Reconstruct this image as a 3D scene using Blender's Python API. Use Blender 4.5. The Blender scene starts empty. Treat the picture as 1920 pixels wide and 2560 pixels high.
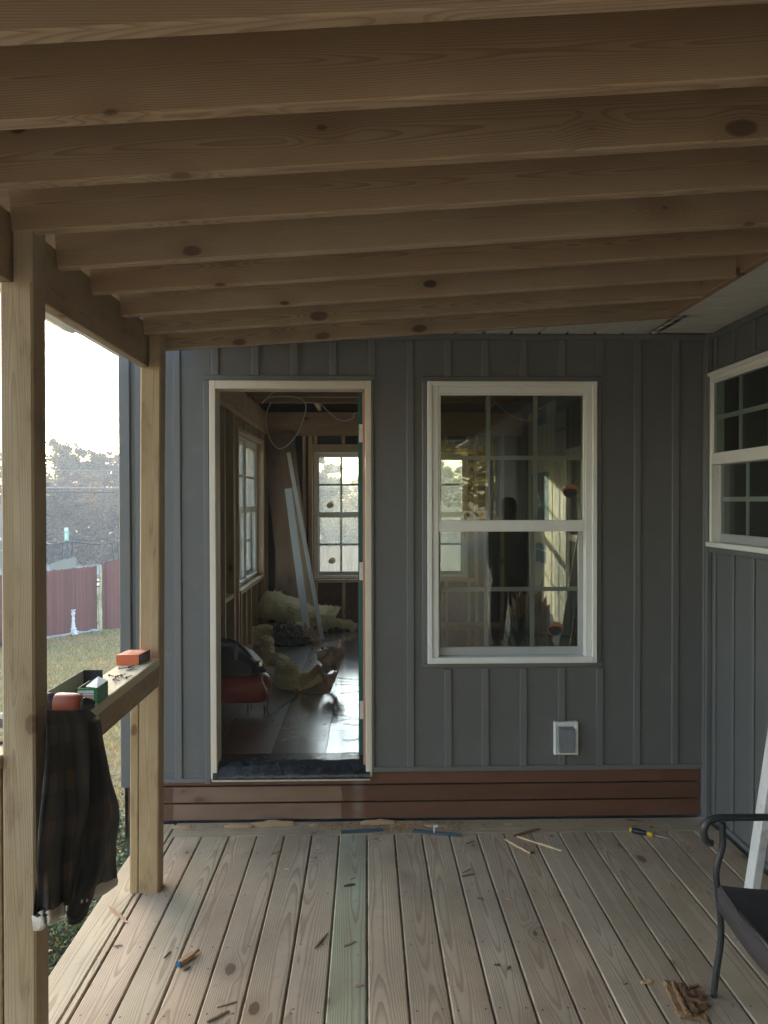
import bpy, bmesh, math, random
from mathutils import Vector, Matrix, noise
R = math.radians
random.seed(7)
C = bpy.context.scene.collection
sc = bpy.context.scene

# ------------------------------------------------------------------ camera
EYE = Vector((0, 0, 1.74)); FOC = 1920.0
YAW, PITCH, ROLL = math.atan(44/1920), -math.atan(25/1920), R(0.12)
rot = Matrix.Rotation(-YAW, 3, 'Z') @ Matrix.Rotation(math.pi/2 + PITCH, 3, 'X') @ Matrix.Rotation(-ROLL, 3, 'Z')
cd = bpy.data.cameras.new('camera'); cam = bpy.data.objects.new('camera', cd); C.objects.link(cam)
cd.sensor_fit = 'VERTICAL'; cd.sensor_height = 36; cd.sensor_width = 27; cd.lens = 27.0
cd.clip_start = 0.03; cd.clip_end = 2000
cam.matrix_world = Matrix.Translation(EYE) @ rot.to_4x4()
sc.camera = cam
RX, UP, FW = rot.col[0].copy(), rot.col[1].copy(), -rot.col[2].copy()
def ray(px, py): return FW*FOC + RX*(px-960) - UP*(py-1280)
def PY(px, py, Y): d = ray(px, py); return EYE + d*(Y/d.y)
def PX(px, py, X): d = ray(px, py); return EYE + d*(X/d.x)
def PZ(px, py, z=0.0): d = ray(px, py); return EYE + d*((z-EYE.z)/d.z)

# ------------------------------------------------------------------ world, sun, exposure
SUN_EL, SUN_AZ = R(11), R(-37)          # azimuth measured from +Y (view direction), negative = to the left
w = bpy.data.worlds.new('World'); sc.world = w; w.use_nodes = True
nt = w.node_tree; nt.nodes.clear()
sky = nt.nodes.new('ShaderNodeTexSky'); sky.sky_type = 'NISHITA'; sky.sun_disc = False
sky.sun_elevation = SUN_EL; sky.sun_rotation = SUN_AZ; sky.altitude = 200; sky.air_density = 1.0; sky.dust_density = 1.6; sky.ozone_density = 1.0
bg = nt.nodes.new('ShaderNodeBackground'); bg.inputs['Strength'].default_value = 0.15
out = nt.nodes.new('ShaderNodeOutputWorld')
nt.links.new(sky.outputs[0], bg.inputs[0]); nt.links.new(bg.outputs[0], out.inputs[0])
ld = bpy.data.lights.new('sun', 'SUN'); ld.energy = 2.2; ld.angle = R(0.6); ld.color = (1.0, 0.86, 0.66)
sun = bpy.data.objects.new('sun', ld); C.objects.link(sun)
sdir = Vector((math.sin(SUN_AZ)*math.cos(SUN_EL), math.cos(SUN_AZ)*math.cos(SUN_EL), math.sin(SUN_EL)))
sun.rotation_euler = sdir.to_track_quat('Z', 'Y').to_euler(); sun.location = (-20, 30, 20)
sc.view_settings.view_transform = 'Standard'; sc.view_settings.look = 'None'
sc.view_settings.exposure = 3.1; sc.view_settings.gamma = 1.0
sc.cycles.max_bounces = 10; sc.cycles.diffuse_bounces = 5; sc.cycles.glossy_bounces = 4
sc.cycles.transparent_max_bounces = 40; sc.cycles.caustics_reflective = False; sc.cycles.caustics_refractive = False
sc.cycles.sample_clamp_indirect = 6.0

# ------------------------------------------------------------------ helpers
class MB:
    """collects shapes; build() links them as ONE mesh object"""
    def __init__(s): s.v = []; s.f = []; s.g = []; s.t = []; s.m = []; s.sm = []
    def add(s, vs, fs, g=None, t=(1, 1, 1), m=0, smooth=False):
        n = len(s.v); s.v += [Vector(a) for a in vs]
        s.g += (g if g else [tuple(a) for a in vs])
        if t and isinstance(t[0], (tuple, list)): s.t += list(t)
        else: s.t += [t]*len(vs)
        for f in fs: s.f.append([n+i for i in f]); s.m.append(m); s.sm.append(smooth)
        return s
    def build(s, name, mats, parent=None, loc=None):
        if not isinstance(mats, (list, tuple)): mats = [mats]
        o0 = Vector(loc) if loc is not None else (Vector(parent['_o']) if parent is not None else Vector((0, 0, 0)))
        me = bpy.data.meshes.new(name); me.from_pydata([a-o0 for a in s.v], [], s.f)
        a = me.attributes.new('gc', 'FLOAT_VECTOR', 'POINT'); a.data.foreach_set('vector', [c for q in s.g for c in q])
        a = me.attributes.new('tint', 'FLOAT_COLOR', 'POINT'); a.data.foreach_set('color', [c for q in s.t for c in (q[0], q[1], q[2], 1)])
        for m in mats: me.materials.append(m)
        me.polygons.foreach_set('material_index', s.m); me.polygons.foreach_set('use_smooth', s.sm)
        me.update()
        o = bpy.data.objects.new(name, me); C.objects.link(o)
        o['_o'] = tuple(o0)
        if parent is not None: o.parent = parent
        else: o.location = o0
        return o

def board(mb, p0, p1, w, t, up=(0, 0, 1), ch=0.002, tint=(1, 1, 1), m=0, nseg=1, bow=0.0, goff=None):
    """a sawn board from p0 to p1 (centre line): w across, t along 'up'; eased edges; grain coordinates follow it"""
    p0 = Vector(p0); p1 = Vector(p1); d = (p1-p0); L = d.length; d.normalize()
    up = Vector(up); side = d.cross(up).normalized(); up = side.cross(d).normalized()
    a, b = w/2, t/2; c = min(ch, a*.6, b*.6)
    prof = [(-a+c, -b), (a-c, -b), (a, -b+c), (a, b-c), (a-c, b), (-a+c, b), (-a, b-c), (-a, -b+c)]
    go = goff or (random.uniform(0, 60), random.uniform(-.03, .03), random.uniform(.01, .05))
    vs = []; gs = []
    for i in range(nseg+1):
        u = i/nseg; q = p0 + (p1-p0)*u + side*(bow*math.sin(u*math.pi))
        for x, y in prof: vs.append(q+side*x+up*y); gs.append((go[0]+L*u, go[1]+x, go[2]+y))
    fs = [list(range(7, -1, -1)), [nseg*8+i for i in range(8)]]
    for i in range(nseg):
        for k in range(8): j = (k+1) % 8; fs.append([i*8+k, i*8+j, (i+1)*8+j, (i+1)*8+k])
    mb.add(vs, fs, gs, tint, m); return mb

def box(mb, x0, x1, y0, y1, z0, z1, tint=(1, 1, 1), m=0, fn=None):
    vs = [(x, y, z) for z in (z0, z1) for y in (y0, y1) for x in (x0, x1)]
    if fn: vs = [fn(*q) for q in vs]
    mb.add(vs, [(0, 2, 3, 1), (4, 5, 7, 6), (0, 1, 5, 4), (2, 6, 7, 3), (0, 4, 6, 2), (1, 3, 7, 5)], None, tint, m); return mb

def cbox(mb, x0, x1, y0, y1, z0, z1, c=.004, tint=(1, 1, 1), m=0, fn=None):
    """box with eased edges along its longest axis"""
    dx, dy, dz = x1-x0, y1-y0, z1-z0; mx = max(dx, dy, dz)
    if mx == dz: p0, p1, ww, tt, up = ((x0+x1)/2, (y0+y1)/2, z0), ((x0+x1)/2, (y0+y1)/2, z1), dx, dy, (0, 1, 0)
    elif mx == dx: p0, p1, ww, tt, up = (x0, (y0+y1)/2, (z0+z1)/2), (x1, (y0+y1)/2, (z0+z1)/2), dy, dz, (0, 0, 1)
    else: p0, p1, ww, tt, up = ((x0+x1)/2, y0, (z0+z1)/2), ((x0+x1)/2, y1, (z0+z1)/2), dx, dz, (0, 0, 1)
    n = len(mb.v); board(mb, p0, p1, ww, tt, up, c, tint, m)
    if fn:
        for i in range(n, len(mb.v)): mb.v[i] = Vector(fn(*mb.v[i]))
    return mb

def tube(mb, pts, rad, n=10, tint=(1, 1, 1), m=0, cap=True, sx=1.0, smooth=True):
    pts = [Vector(p) for p in pts]; k = len(pts)
    rs = rad if isinstance(rad, (list, tuple)) else [rad]*k
    ref = Vector((0, 0, 1)); vs = []; gs = []; L = 0; prev = None
    for i, p in enumerate(pts):
        t = (pts[min(i+1, k-1)]-pts[max(i-1, 0)]).normalized()
        if prev is None:
            if abs(t.z) > .9: ref = Vector((1, 0, 0))
            s = t.cross(ref).normalized()
        else: s = (prev-t*prev.dot(t)).normalized()
        prev = s; u = s.cross(t).normalized()
        if i: L += (p-pts[i-1]).length
        for j in range(n):
            a = 2*math.pi*j/n; vs.append(p+s*math.cos(a)*rs[i]*sx+u*math.sin(a)*rs[i]); gs.append((L, math.cos(a)*rs[i], math.sin(a)*rs[i]))
    fs = []
    for i in range(k-1):
        for j in range(n): q = (j+1) % n; fs.append([i*n+j, i*n+q, (i+1)*n+q, (i+1)*n+j])
    if cap: fs += [list(range(n-1, -1, -1)), [(k-1)*n+j for j in range(n)]]
    mb.add(vs, fs, gs, tint, m, smooth); return mb

def spline(pts, n=8):
    pts = [Vector(p) for p in pts]; o = []
    for i in range(len(pts)-1):
        a, b, c, d = pts[max(i-1, 0)], pts[i], pts[i+1], pts[min(i+2, len(pts)-1)]
        for k in range(n):
            t = k/n; o.append(.5*((2*b)+(c-a)*t+(2*a-5*b+4*c-d)*t*t+(3*b-a-3*c+d)*t**3))
    return o+[pts[-1]]

def lathe(mb, prof, c, n=24, tint=(1, 1, 1), m=0, axis='Z', M=None):
    """prof = [(radius, height)]"""
    vs = []; c = Vector(c)
    for r, h in prof:
        for j in range(n):
            a = 2*math.pi*j/n; q = Vector((r*math.cos(a), r*math.sin(a), h))
            if M is not None: q = M @ q
            vs.append(c+q)
    k = len(prof); fs = []
    for i in range(k-1):
        for j in range(n): q = (j+1) % n; fs.append([i*n+j, i*n+q, (i+1)*n+q, (i+1)*n+j])
    fs += [list(range(n-1, -1, -1)), [(k-1)*n+j for j in range(n)]]
    mb.add(vs, fs, None, tint, m, True); return mb

def thing(name, label, cat, loc=(0, 0, 0), group=None):
    o = bpy.data.objects.new(name, None); C.objects.link(o); o.location = loc; o['_o'] = tuple(loc); o.empty_display_size = .1
    return tag(o, label, cat, group)
def tag(o, label=None, cat=None, group=None, kind=None):
    if label: o['label'] = label
    if cat: o['category'] = cat
    if group: o['group'] = group
    if kind: o['kind'] = kind
    return o
def struct(o): o['kind'] = 'structure'; return o
def part(name, mb, mats, parent, label=None):
    o = mb.build(name, mats, parent)
    if label: o['label'] = label
    return o

# ------------------------------------------------------------------ materials
class NT:
    def __init__(s, name):
        s.m = bpy.data.materials.new(name); s.m.use_nodes = True; s.t = s.m.node_tree; s.t.nodes.clear()
        s.out = s.n('ShaderNodeOutputMaterial'); s.b = s.n('ShaderNodeBsdfPrincipled'); s.l(s.b.outputs[0], s.out.inputs[0])
    def n(s, ty, **kw):
        o = s.t.nodes.new(ty)
        for k, v in kw.items(): setattr(o, k, v)
        return o
    def l(s, a, b): s.t.links.new(a, b)
    def set(s, node, i, v):
        if hasattr(v, 'is_linked') or hasattr(v, 'links'): s.l(v, node.inputs[i])
        else: node.inputs[i].default_value = v
    def math(s, op, a, b=0.0, c=None, clamp=False):
        o = s.n('ShaderNodeMath', operation=op, use_clamp=clamp); s.set(o, 0, a); s.set(o, 1, b)
        if c is not None: s.set(o, 2, c)
        return o.outputs[0]
    def mix(s, f, a, b, mode='MIX'):
        o = s.n('ShaderNodeMix', data_type='RGBA', blend_type=mode); s.set(o, 0, f)
        for i, v in ((6, a), (7, b)): s.set(o, i, v if hasattr(v, 'links') else (*v, 1) if len(v) == 3 else v)
        return o.outputs[2]
    def attr(s, name): return s.n('ShaderNodeAttribute', attribute_name=name)
    def noise(s, vec, scale, detail=3, rough=.5, dist=0.0):
        o = s.n('ShaderNodeTexNoise'); s.l(vec, o.inputs['Vector']); o.inputs['Scale'].default_value = scale
        o.inputs['Detail'].default_value = detail; o.inputs['Roughness'].default_value = rough; o.inputs['Distortion'].default_value = dist
        return o
    def ramp(s, f, stops):
        o = s.n('ShaderNodeValToRGB'); e = o.color_ramp.elements
        while len(e) < len(stops): e.new(.5)
        for q, (p, c) in zip(e, stops): q.position = p; q.color = (*c, 1) if len(c) == 3 else c
        s.l(f, o.inputs[0]); return o.outputs[0]
    def mapr(s, v, a, b, c=0.0, d=1.0, smooth=False):
        o = s.n('ShaderNodeMapRange'); 
        if smooth: o.interpolation_type = 'SMOOTHSTEP'
        s.l(v, o.inputs[0]); o.inputs[1].default_value = a; o.inputs[2].default_value = b; o.inputs[3].default_value = c; o.inputs[4].default_value = d
        return o.outputs[0]
    def vmul(s, v, k):
        o = s.n('ShaderNodeVectorMath', operation='MULTIPLY'); s.l(v, o.inputs[0]); o.inputs[1].default_value = k; return o.outputs[0]
    def bump(s, h, strength, dist=.002):
        o = s.n('ShaderNodeBump'); s.l(h, o.inputs['Height']); o.inputs['Strength'].default_value = strength; o.inputs['Distance'].default_value = dist
        s.l(o.outputs[0], s.b.inputs['Normal']); return o
    def fin(s, col=None, rough=None, metal=None, spec=None):
        for k, v in (('Base Color', col), ('Roughness', rough), ('Metallic', metal), ('Specular IOR Level', spec)):
            if v is None: continue
            if hasattr(v, 'links'): s.l(v, s.b.inputs[k])
            elif isinstance(v, tuple): s.b.inputs[k].default_value = (*v, 1)
            else: s.b.inputs[k].default_value = v
        return s.m

def wood(name, light, dark, ring=.0065, contrast=1.0, knots=.55, rough=.65, stain=.35, green=0.0, knotc=(.10, .05, .03), blot=0.0, grime=False):
    """sawn softwood: rings around a wandering pith, knots, streaks; all in the board's own grain coordinates"""
    t = NT(name); gc = t.attr('gc').outputs['Vector']; ti = t.attr('tint').outputs['Color']
    sep = t.n('ShaderNodeSeparateXYZ'); t.l(gc, sep.inputs[0]); x, y, z = sep.outputs
    lo = t.noise(t.vmul(gc, (.5, 2.0, 2.0)), 1.0, 2, .5)
    ls = t.n('ShaderNodeSeparateColor'); t.l(lo.outputs['Color'], ls.inputs[0])
    cmb = t.n('ShaderNodeCombineXYZ'); t.l(t.math('MULTIPLY', x, 3.0), cmb.inputs[0]); t.l(t.math('MULTIPLY', t.math('ADD', y, z), 5.6), cmb.inputs[1])
    vor = t.n('ShaderNodeTexVoronoi', feature='F1', voronoi_dimensions='2D'); t.l(cmb.outputs[0], vor.inputs['Vector']); vor.inputs['Scale'].default_value = 1.0
    kn = t.noise(t.vmul(gc, (14, 30, 30)), 1.0, 3, .6)
    kd = t.math('ADD', vor.outputs['Distance'], t.math('MULTIPLY', t.math('SUBTRACT', kn.outputs[0], .5), .075))
    vs_ = t.n('ShaderNodeSeparateColor'); t.l(vor.outputs['Color'], vs_.inputs[0])
    has = t.math('LESS_THAN', vs_.outputs[0], knots)
    kr = t.math('ADD', t.math('MULTIPLY', t.math('POWER', vs_.outputs[1], 2.0), .095), .022)
    halo = t.math('MULTIPLY', t.mapr(kd, 0, .36, 1, 0, True), has)
    yy = t.math('ADD', y, t.math('MULTIPLY', t.math('SUBTRACT', ls.outputs[0], .5), .10))
    zz = t.math('ADD', t.math('ADD', z, .012), t.math('MULTIPLY', t.math('SUBTRACT', ls.outputs[1], .5), .13))
    r = t.math('SQRT', t.math('ADD', t.math('MULTIPLY', yy, yy), t.math('MULTIPLY', zz, zz)))
    fn = t.noise(t.vmul(gc, (6, 40, 40)), 1.0, 2, .5)
    r = t.math('ADD', r, t.math('MULTIPLY', t.math('SUBTRACT', fn.outputs[0], .5), ring*.55))
    r = t.math('ADD', r, t.math('MULTIPLY', halo, ring*2.6))
    ph = t.math('FRACT', t.math('DIVIDE', r, ring))
    late = t.math('MULTIPLY', t.mapr(ph, .35, .92, 0, 1, True), t.mapr(ph, .93, 1.0, 1, 0, True))
    fib = t.noise(t.vmul(gc, (9, 420, 420)), 1.0, 2, .6)
    blo = t.noise(t.vmul(gc, (2.5, 9, 9)), 1.0, 3, .6)
    f = t.math('MULTIPLY', late, .62*contrast)
    f = t.math('ADD', f, t.math('MULTIPLY', t.math('SUBTRACT', fib.outputs[0], .5), .55), clamp=True)
    col = t.mix(f, light, dark)
    col = t.mix(t.mapr(blo.outputs[0], .35, .75, 0, stain), col, (dark[0]*1.15, dark[1]*1.05, dark[2]*.95))
    knot = t.math('MULTIPLY', t.math('SUBTRACT', 1.0, t.mapr(t.math('SUBTRACT', kd, kr), -.02, .02, 0, 1, True)), has)
    col = t.mix(t.math('MULTIPLY', halo, .35), col, (dark[0]*.8, dark[1]*.65, dark[2]*.5))
    kring = t.math('ABSOLUTE', t.math('SINE', t.math('MULTIPLY', kd, 130)))
    col = t.mix(t.math('MULTIPLY', knot, t.math('ADD', t.math('MULTIPLY', vs_.outputs[2], .5), t.math('MULTIPLY', kring, .25), .35 if False else None) if False else t.math('ADD', t.math('MULTIPLY', vs_.outputs[2], .45), t.math('ADD', t.math('MULTIPLY', kring, .20), .42))), col, knotc)
    if blot:
        b2 = t.noise(t.vmul(gc, (5, 14, 14)), 1.0, 5, .7)
        col = t.mix(t.mapr(b2.outputs[0], .56, .70, 0, blot), col, (dark[0]*.45, dark[1]*.4, dark[2]*.4))
    col = t.mix(1.0, col, ti, 'MULTIPLY')
    if grime:
        co = t.n('ShaderNodeTexCoord').outputs['Object']
        g1 = t.noise(co, 1.7, 4, .6); g2 = t.noise(co, 14, 5, .75); g3 = t.noise(t.vmul(co, (3, 1, 1)), 45, 3, .6)
        col = t.mix(t.mapr(g1.outputs[0], .42, .66, 0, .38), col, (.22, .185, .14))
        col = t.mix(t.mapr(g2.outputs[0], .60, .74, 0, .45), col, (.15, .115, .085))
        col = t.mix(t.mapr(g3.outputs[0], .66, .75, 0, .55), col, (.62, .54, .42))
    h = t.math('ADD', t.math('MULTIPLY', late, .6), t.math('MULTIPLY', fib.outputs[0], .5))
    t.bump(h, .35, .0012)
    return t.fin(col, rough, spec=.3)

def plain(name, col, rough=.5, metal=0.0, var=.12, scale=25, bump=.1, bs=300, spec=.5, dirt=None):
    """paint, plastic or metal with slight mottling and a fine surface"""
    t = NT(name); co = t.n('ShaderNodeTexCoord').outputs['Object']; ti = t.attr('tint').outputs['Color']
    n1 = t.noise(co, scale, 4, .6); n2 = t.noise(co, bs, 2, .5)
    c = t.mix(t.mapr(n1.outputs[0], .3, .7, 0, 1), tuple(a*(1-var) for a in col), tuple(min(1, a*(1+var)) for a in col))
    if dirt: n3 = t.noise(co, 7, 5, .7); c = t.mix(t.mapr(n3.outputs[0], .52, .72, 0, dirt[1]), c, dirt[0])
    c = t.mix(1.0, c, ti, 'MULTIPLY')
    if bump: t.bump(n2.outputs[0], bump, .0015)
    r = t.mapr(n1.outputs[0], .3, .7, max(.02, rough-.06), min(1, rough+.06))
    return t.fin(c, r, metal, spec)

def glass(name, tint=(.9, .95, .93), base=.05, rough=.0, dirt=0.0):
    t = NT(name); lw = t.n('ShaderNodeLayerWeight'); lw.inputs[0].default_value = .5
    p = t.math('POWER', lw.outputs['Facing'], 5.0); f = t.math('ADD', t.math('MULTIPLY', p, .9), base)
    tr = t.n('ShaderNodeBsdfTransparent'); tr.inputs[0].default_value = (*tint, 1)
    gl = t.n('ShaderNodeBsdfGlossy'); gl.inputs['Roughness'].default_value = rough
    mx = t.n('ShaderNodeMixShader'); t.l(f, mx.inputs[0]); t.l(tr.outputs[0], mx.inputs[1]); t.l(gl.outputs[0], mx.inputs[2])
    last = mx.outputs[0]
    if dirt:
        co = t.n('ShaderNodeTexCoord').outputs['Object']; n = t.noise(t.vmul(co, (3, 3, 1.2)), 3, 6, .7, .6); df = t.n('ShaderNodeBsdfDiffuse'); df.inputs[0].default_value = (.7, .75, .72, 1)
        tl = t.n('ShaderNodeBsdfTranslucent'); tl.inputs[0].default_value = (.7, .75, .72, 1)
        ad = t.n('ShaderNodeMixShader'); t.l(df.outputs[0], ad.inputs[1]); t.l(tl.outputs[0], ad.inputs[2])
        m2 = t.n('ShaderNodeMixShader'); t.l(t.mapr(n.outputs[0], .35, .75, dirt*.15, dirt), m2.inputs[0]); t.l(last, m2.inputs[1]); t.l(ad.outputs[0], m2.inputs[2]); last = m2.outputs[0]
    t.l(last, t.out.inputs[0]); t.t.nodes.remove(t.b); return t.m

M_deck = wood('deck_pine', (.57, .465, .35), (.31, .22, .145), ring=.0058, contrast=1.2, knots=.16, rough=.62, stain=.45, grime=True)
M_raft = wood('rafter_pine', (.43, .335, .24), (.25, .172, .115), ring=.0042, contrast=1.25, knots=.66, rough=.6, stain=.5, knotc=(.075, .045, .035))
M_post = wood('treated_post', (.43, .345, .235), (.25, .18, .11), ring=.006, contrast=1.0, knots=.34, rough=.65, stain=.8, blot=.5)
M_stud = wood('stud_spruce', (.56, .45, .31), (.38, .27, .17), ring=.004, contrast=.6, knots=.15, rough=.7, stain=.5)
M_jamb = wood('door_jamb_pine', (.72, .65, .55), (.55, .45, .34), ring=.004, contrast=.35, knots=.05, rough=.6, stain=.35, blot=.15)
M_ply = wood('plywood_brown', (.22, .14, .09), (.13, .08, .05), ring=.016, contrast=.6, knots=.15, rough=.7, stain=.6)
M_chip = wood('splintered_wood', (.42, .32, .22), (.22, .14, .085), ring=.003, contrast=1.0, knots=0, rough=.8, stain=.6)
M_side = plain('blue_grey_siding', (.124, .126, .126), .48, var=.035, scale=3, bump=.25, bs=160, spec=.35, dirt=((.19, .185, .175), .28))
M_trimg = plain('blue_grey_trim', (.134, .137, .137), .42, var=.03, scale=6, bump=.08, spec=.4)
M_white = plain('white_vinyl', (.80, .79, .76), .35, var=.03, scale=5, bump=.03, spec=.45, dirt=((.55, .52, .46), .25))
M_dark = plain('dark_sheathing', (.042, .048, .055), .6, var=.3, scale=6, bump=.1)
M_glass = glass('window_glass', base=.055)
M_glassd = glass('dusty_glass', tint=(.99, 1.0, .99), base=.03, dirt=.13)
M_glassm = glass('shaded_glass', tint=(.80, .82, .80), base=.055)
# ================================================================== STRUCTURE
W = 4.174; XR = PY(1771, 1400, W).x; XL = -1.317; FL = .305            # sunroom front plane, house wall plane, sunroom outer corner, inner floor height
def wx(px, y=1400): return PY(px, y, W).x
def wz(py, x=1200): return PY(x, py, W).z

# ---- ground
def gz(x, y):
    b = -.95 - .052*max(0, min(y, 26)-3) + (.0 if y < 26 else 0)
    b += .012*max(-12, min(0, x+3))*(1 if y > 3 else 0) * min(1, max(0, (y-3)/15))
    if y > 26: b -= .3*min(1, (y-26)/6)
    if y > 60: b += (y-60)*.05
    return b + .03*noise.noise(Vector((x*.5, y*.5, 0)))
g = MB(); xs = [-112, -90, -55, -35]+[-25+i*.8 for i in range(40)]+[9, 14, 25, 45, 80]; ys = [-58, -40, -20, -10, -5]+[-2+i*.8 for i in range(45)]+[36, 39, 44, 50, 56, 62, 75, 100, 118]
nx = len(xs)
g.add([(x, y, gz(x, y)) for y in ys for x in xs], [(j*nx+i, j*nx+i+1, (j+1)*nx+i+1, (j+1)*nx+i) for j in range(len(ys)-1) for i in range(nx-1)], smooth=True)
t = NT('dormant_lawn'); co = t.n('ShaderNodeTexCoord').outputs['Object']
n1 = t.noise(co, .55, 5, .6); n2 = t.noise(co, 9, 5, .75); n3 = t.noise(co, 60, 3, .7)
c = t.mix(t.mapr(n1.outputs[0], .38, .62), (.36, .315, .22), (.29, .245, .155)); c = t.mix(t.mapr(n2.outputs[0], .42, .62, 0, .8), c, (.42, .35, .24))
c = t.mix(t.mapr(n3.outputs[0], .5, .75, 0, .6), c, (.13, .11, .06)); t.bump(n3.outputs[0], .8, .03)
M_lawn = t.fin(c, .95, spec=.15)
struct(g.build('lawn', M_lawn))
rd = MB()
rd.add([q for x in range(-110, 71, 10) for q in ((x, 45.5, gz(x, 45.5)+.05), (x, 51.5, gz(x, 51.5)+.08))], [(2*i, 2*i+2, 2*i+3, 2*i+1) for i in range(18)])
struct(rd.build('road', plain('pale_asphalt', (.30, .31, .33), .8, var=.08, scale=1)))

# ---- deck: boards run toward the sunroom wall
dk = MB(); random.seed(11)
T = [(1, .97, .93), (.95, .90, .84), (1.05, .99, .90), (.9, .86, .80), (1.0, .92, .86)]
sp = .1435; Yend = W-.177
def tn(k):
    if k == -1: return (.80, .96, .86)
    if k == -6: return (.97, .97, .88)
    if k in (-5, -7): return (1.03, .95, .86)
    a = random.choice(T); return a
for k in range(-7, 13):
    x0 = k*sp+.0028; x1 = (k+1)*sp-.0028
    if x1 > XR-.004: x1 = XR-.004
    dz = random.uniform(-.0012, .0012)
    seg = 10
    board(dk, ((x0+x1)/2, -4.6, -.016+dz), ((x0+x1)/2, Yend-.003+random.uniform(-.002, .002), -.016+dz), x1-x0, .032, ch=.005, tint=tn(k), nseg=seg, bow=random.uniform(-.0016, .0016), goff=(random.uniform(0, 60), random.uniform(-.04, .04), random.uniform(.02, .05)))
board(dk, (-1.0205, -4.6, -.016), (-1.0205, Yend-.003, -.016), .0235, .032, ch=.003, tint=(1.05, 1, .86), nseg=4)
board(dk, (-1.105, -4.6, -.015), (-1.105, W-.02, -.015), .137, .032, ch=.005, tint=(1.05, 1.02, .88), nseg=6)
board(dk, (-1.03, W-.087, -.0165), (1.62, W-.087, -.0165), .168, .032, ch=.003, tint=(.92, .88, .78))
board(dk, (1.623, W-.087, -.0165), (1.853, W-.087, -.0165), .168, .032, ch=.003, tint=(.85, .82, .76))
for y in [-4.6+.4*i for i in range(22)]: board(dk, (-1.15, y, -.125), (1.85, y, -.125), .038, .18, tint=(.6, .55, .5))
board(dk, (-1.16, -4.6, -.13), (-1.16, W-.02, -.13), .038, .19, tint=(.9, .85, .8))
for y in (-4, -1.5, .8, 3.4): 
    for x in (-1.0, .4, 1.7): board(dk, (x, y, -1.2), (x, y, -.22), .09, .09, up=(0, 1, 0), tint=(.7, .66, .6))
sc_ = MB()                                                         # screw heads along the joists
for k in range(-7, 13):
    for y in [-2.2+.4*i for i in range(16)]:
        for dx in (.028, .115):
            x = k*sp+dx+random.uniform(-.005, .005); yy = y+random.uniform(-.008, .008)
            if yy > Yend or x > XR-.03: continue
            n = 7; a0 = random.random(); sc_.add([(x+.0042*math.cos(a0+2*math.pi*i/n), yy+.0042*math.sin(a0+2*math.pi*i/n), .0006) for i in range(n)], [list(range(n))])
DECK = struct(dk.build('deck', M_deck))
o = sc_.build('screw_heads', plain('screw_head', (.10, .08, .06), .5, .6)); o.parent = DECK
# dark earth and leaves under the deck
ROOFX = [.64, .32, 0, -.31, -.62, -.93, -1.24, -1.55, -1.86, -2.17, -2.48]; YR0 = -2.5  # rafters out of view; roof length set to cut light from behind
# ---- porch roof: sloping rafters on a beam, ledger, decking, gutter
def rz(x): return 2.535 + .0675*x                                   # underside of the rafters
RY = [3.70, 3.336, 3.03, 2.708, 2.414, 2.109, 1.813, 1.528, 1.262, 0.955] + ROOFX
roof = thing('porch_roof', 'unfinished porch roof of bare pine rafters over the deck', 'porch roof', (-1.0, 0, 2.5))
random.seed(5)
for i, y in enumerate(RY):
    r_ = MB(); x0, x1 = (-.963 if y < 3.6 else -1.0), 1.468
    tt = random.choice([(1, 1, 1), (.95, .9, .85), (1.05, 1, .95), (1.0, .92, .84), (.92, .93, .9)])
    dzz = random.uniform(-.003, .003)
    board(r_, (x0, y+.019, rz(x0)+.092+dzz), (x1, y+.019, rz(x1)+.092+dzz), .038, .184, ch=.004, tint=tt, nseg=4, bow=random.uniform(-.004, .004), goff=(random.uniform(0, 60), random.uniform(-.02, .02), random.uniform(-.01, .04)))
    part('rafter', r_, M_raft, roof)
b_ = MB(); board(b_, (-.984, YR0, 2.435), (-.984, 3.72, 2.435), .038, .19, ch=.003, tint=(.98, .90, .80), nseg=2)
part('beam', b_, M_post, roof)
b_ = MB(); board(b_, (1.489, YR0, 2.638+.092), (1.489, 3.735, 2.638+.092), .038, .184, ch=.003, tint=(.9, .8, .7)); part('ledger', b_, M_raft, roof)
b_ = MB()
for i in range(5):
    y0 = YR0-.04+i*1.26; y1 = y0+1.257
    vs = []
    for z in (.188, .200):
        for (x, y) in ((-1.40, y0), (1.50, y0), (1.50, y1), (-1.40, y1)): vs.append((x, min(y, 3.745), rz(x)+z))
    b_.add(vs, [(3, 2, 1, 0), (4, 5, 6, 7), (0, 1, 5, 4), (1, 2, 6, 5), (2, 3, 7, 6), (3, 0, 4, 7)], None, (.9, .9, .9))
part('roof_sheathing', b_, plain('osb_roof', (.30, .22, .14), .8, var=.25, scale=30), roof)
b_ = MB(); y0, y1 = YR0-.1, 3.80
prof = [(-1.400, 2.70), (-1.400, 2.575), (-1.435, 2.565), (-1.470, 2.575), (-1.490, 2.62), (-1.490, 2.70), (-1.482, 2.70), (-1.482, 2.62), (-1.465, 2.583), (-1.435, 2.573), (-1.408, 2.583), (-1.408, 2.70)]
n = len(prof); b_.add([(x, y, z) for y in (y0, y1) for x, z in prof], [list(range(n))[::-1], [n+i for i in range(n)]]+[(i, (i+1) % n, n+(i+1) % n, n+i) for i in range(n)])
box(b_, -1.399, -1.375, y0, y1, 2.56, 2.705)
part('gutter', b_, M_white, roof)

M_cap = wood('skylit_rail_pine', (.56, .50, .38), (.42, .34, .23), ring=.006, contrast=.7, knots=.1, rough=.6, stain=.3)  # cap board pine paled in its colour, standing in for sky light on top
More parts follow.
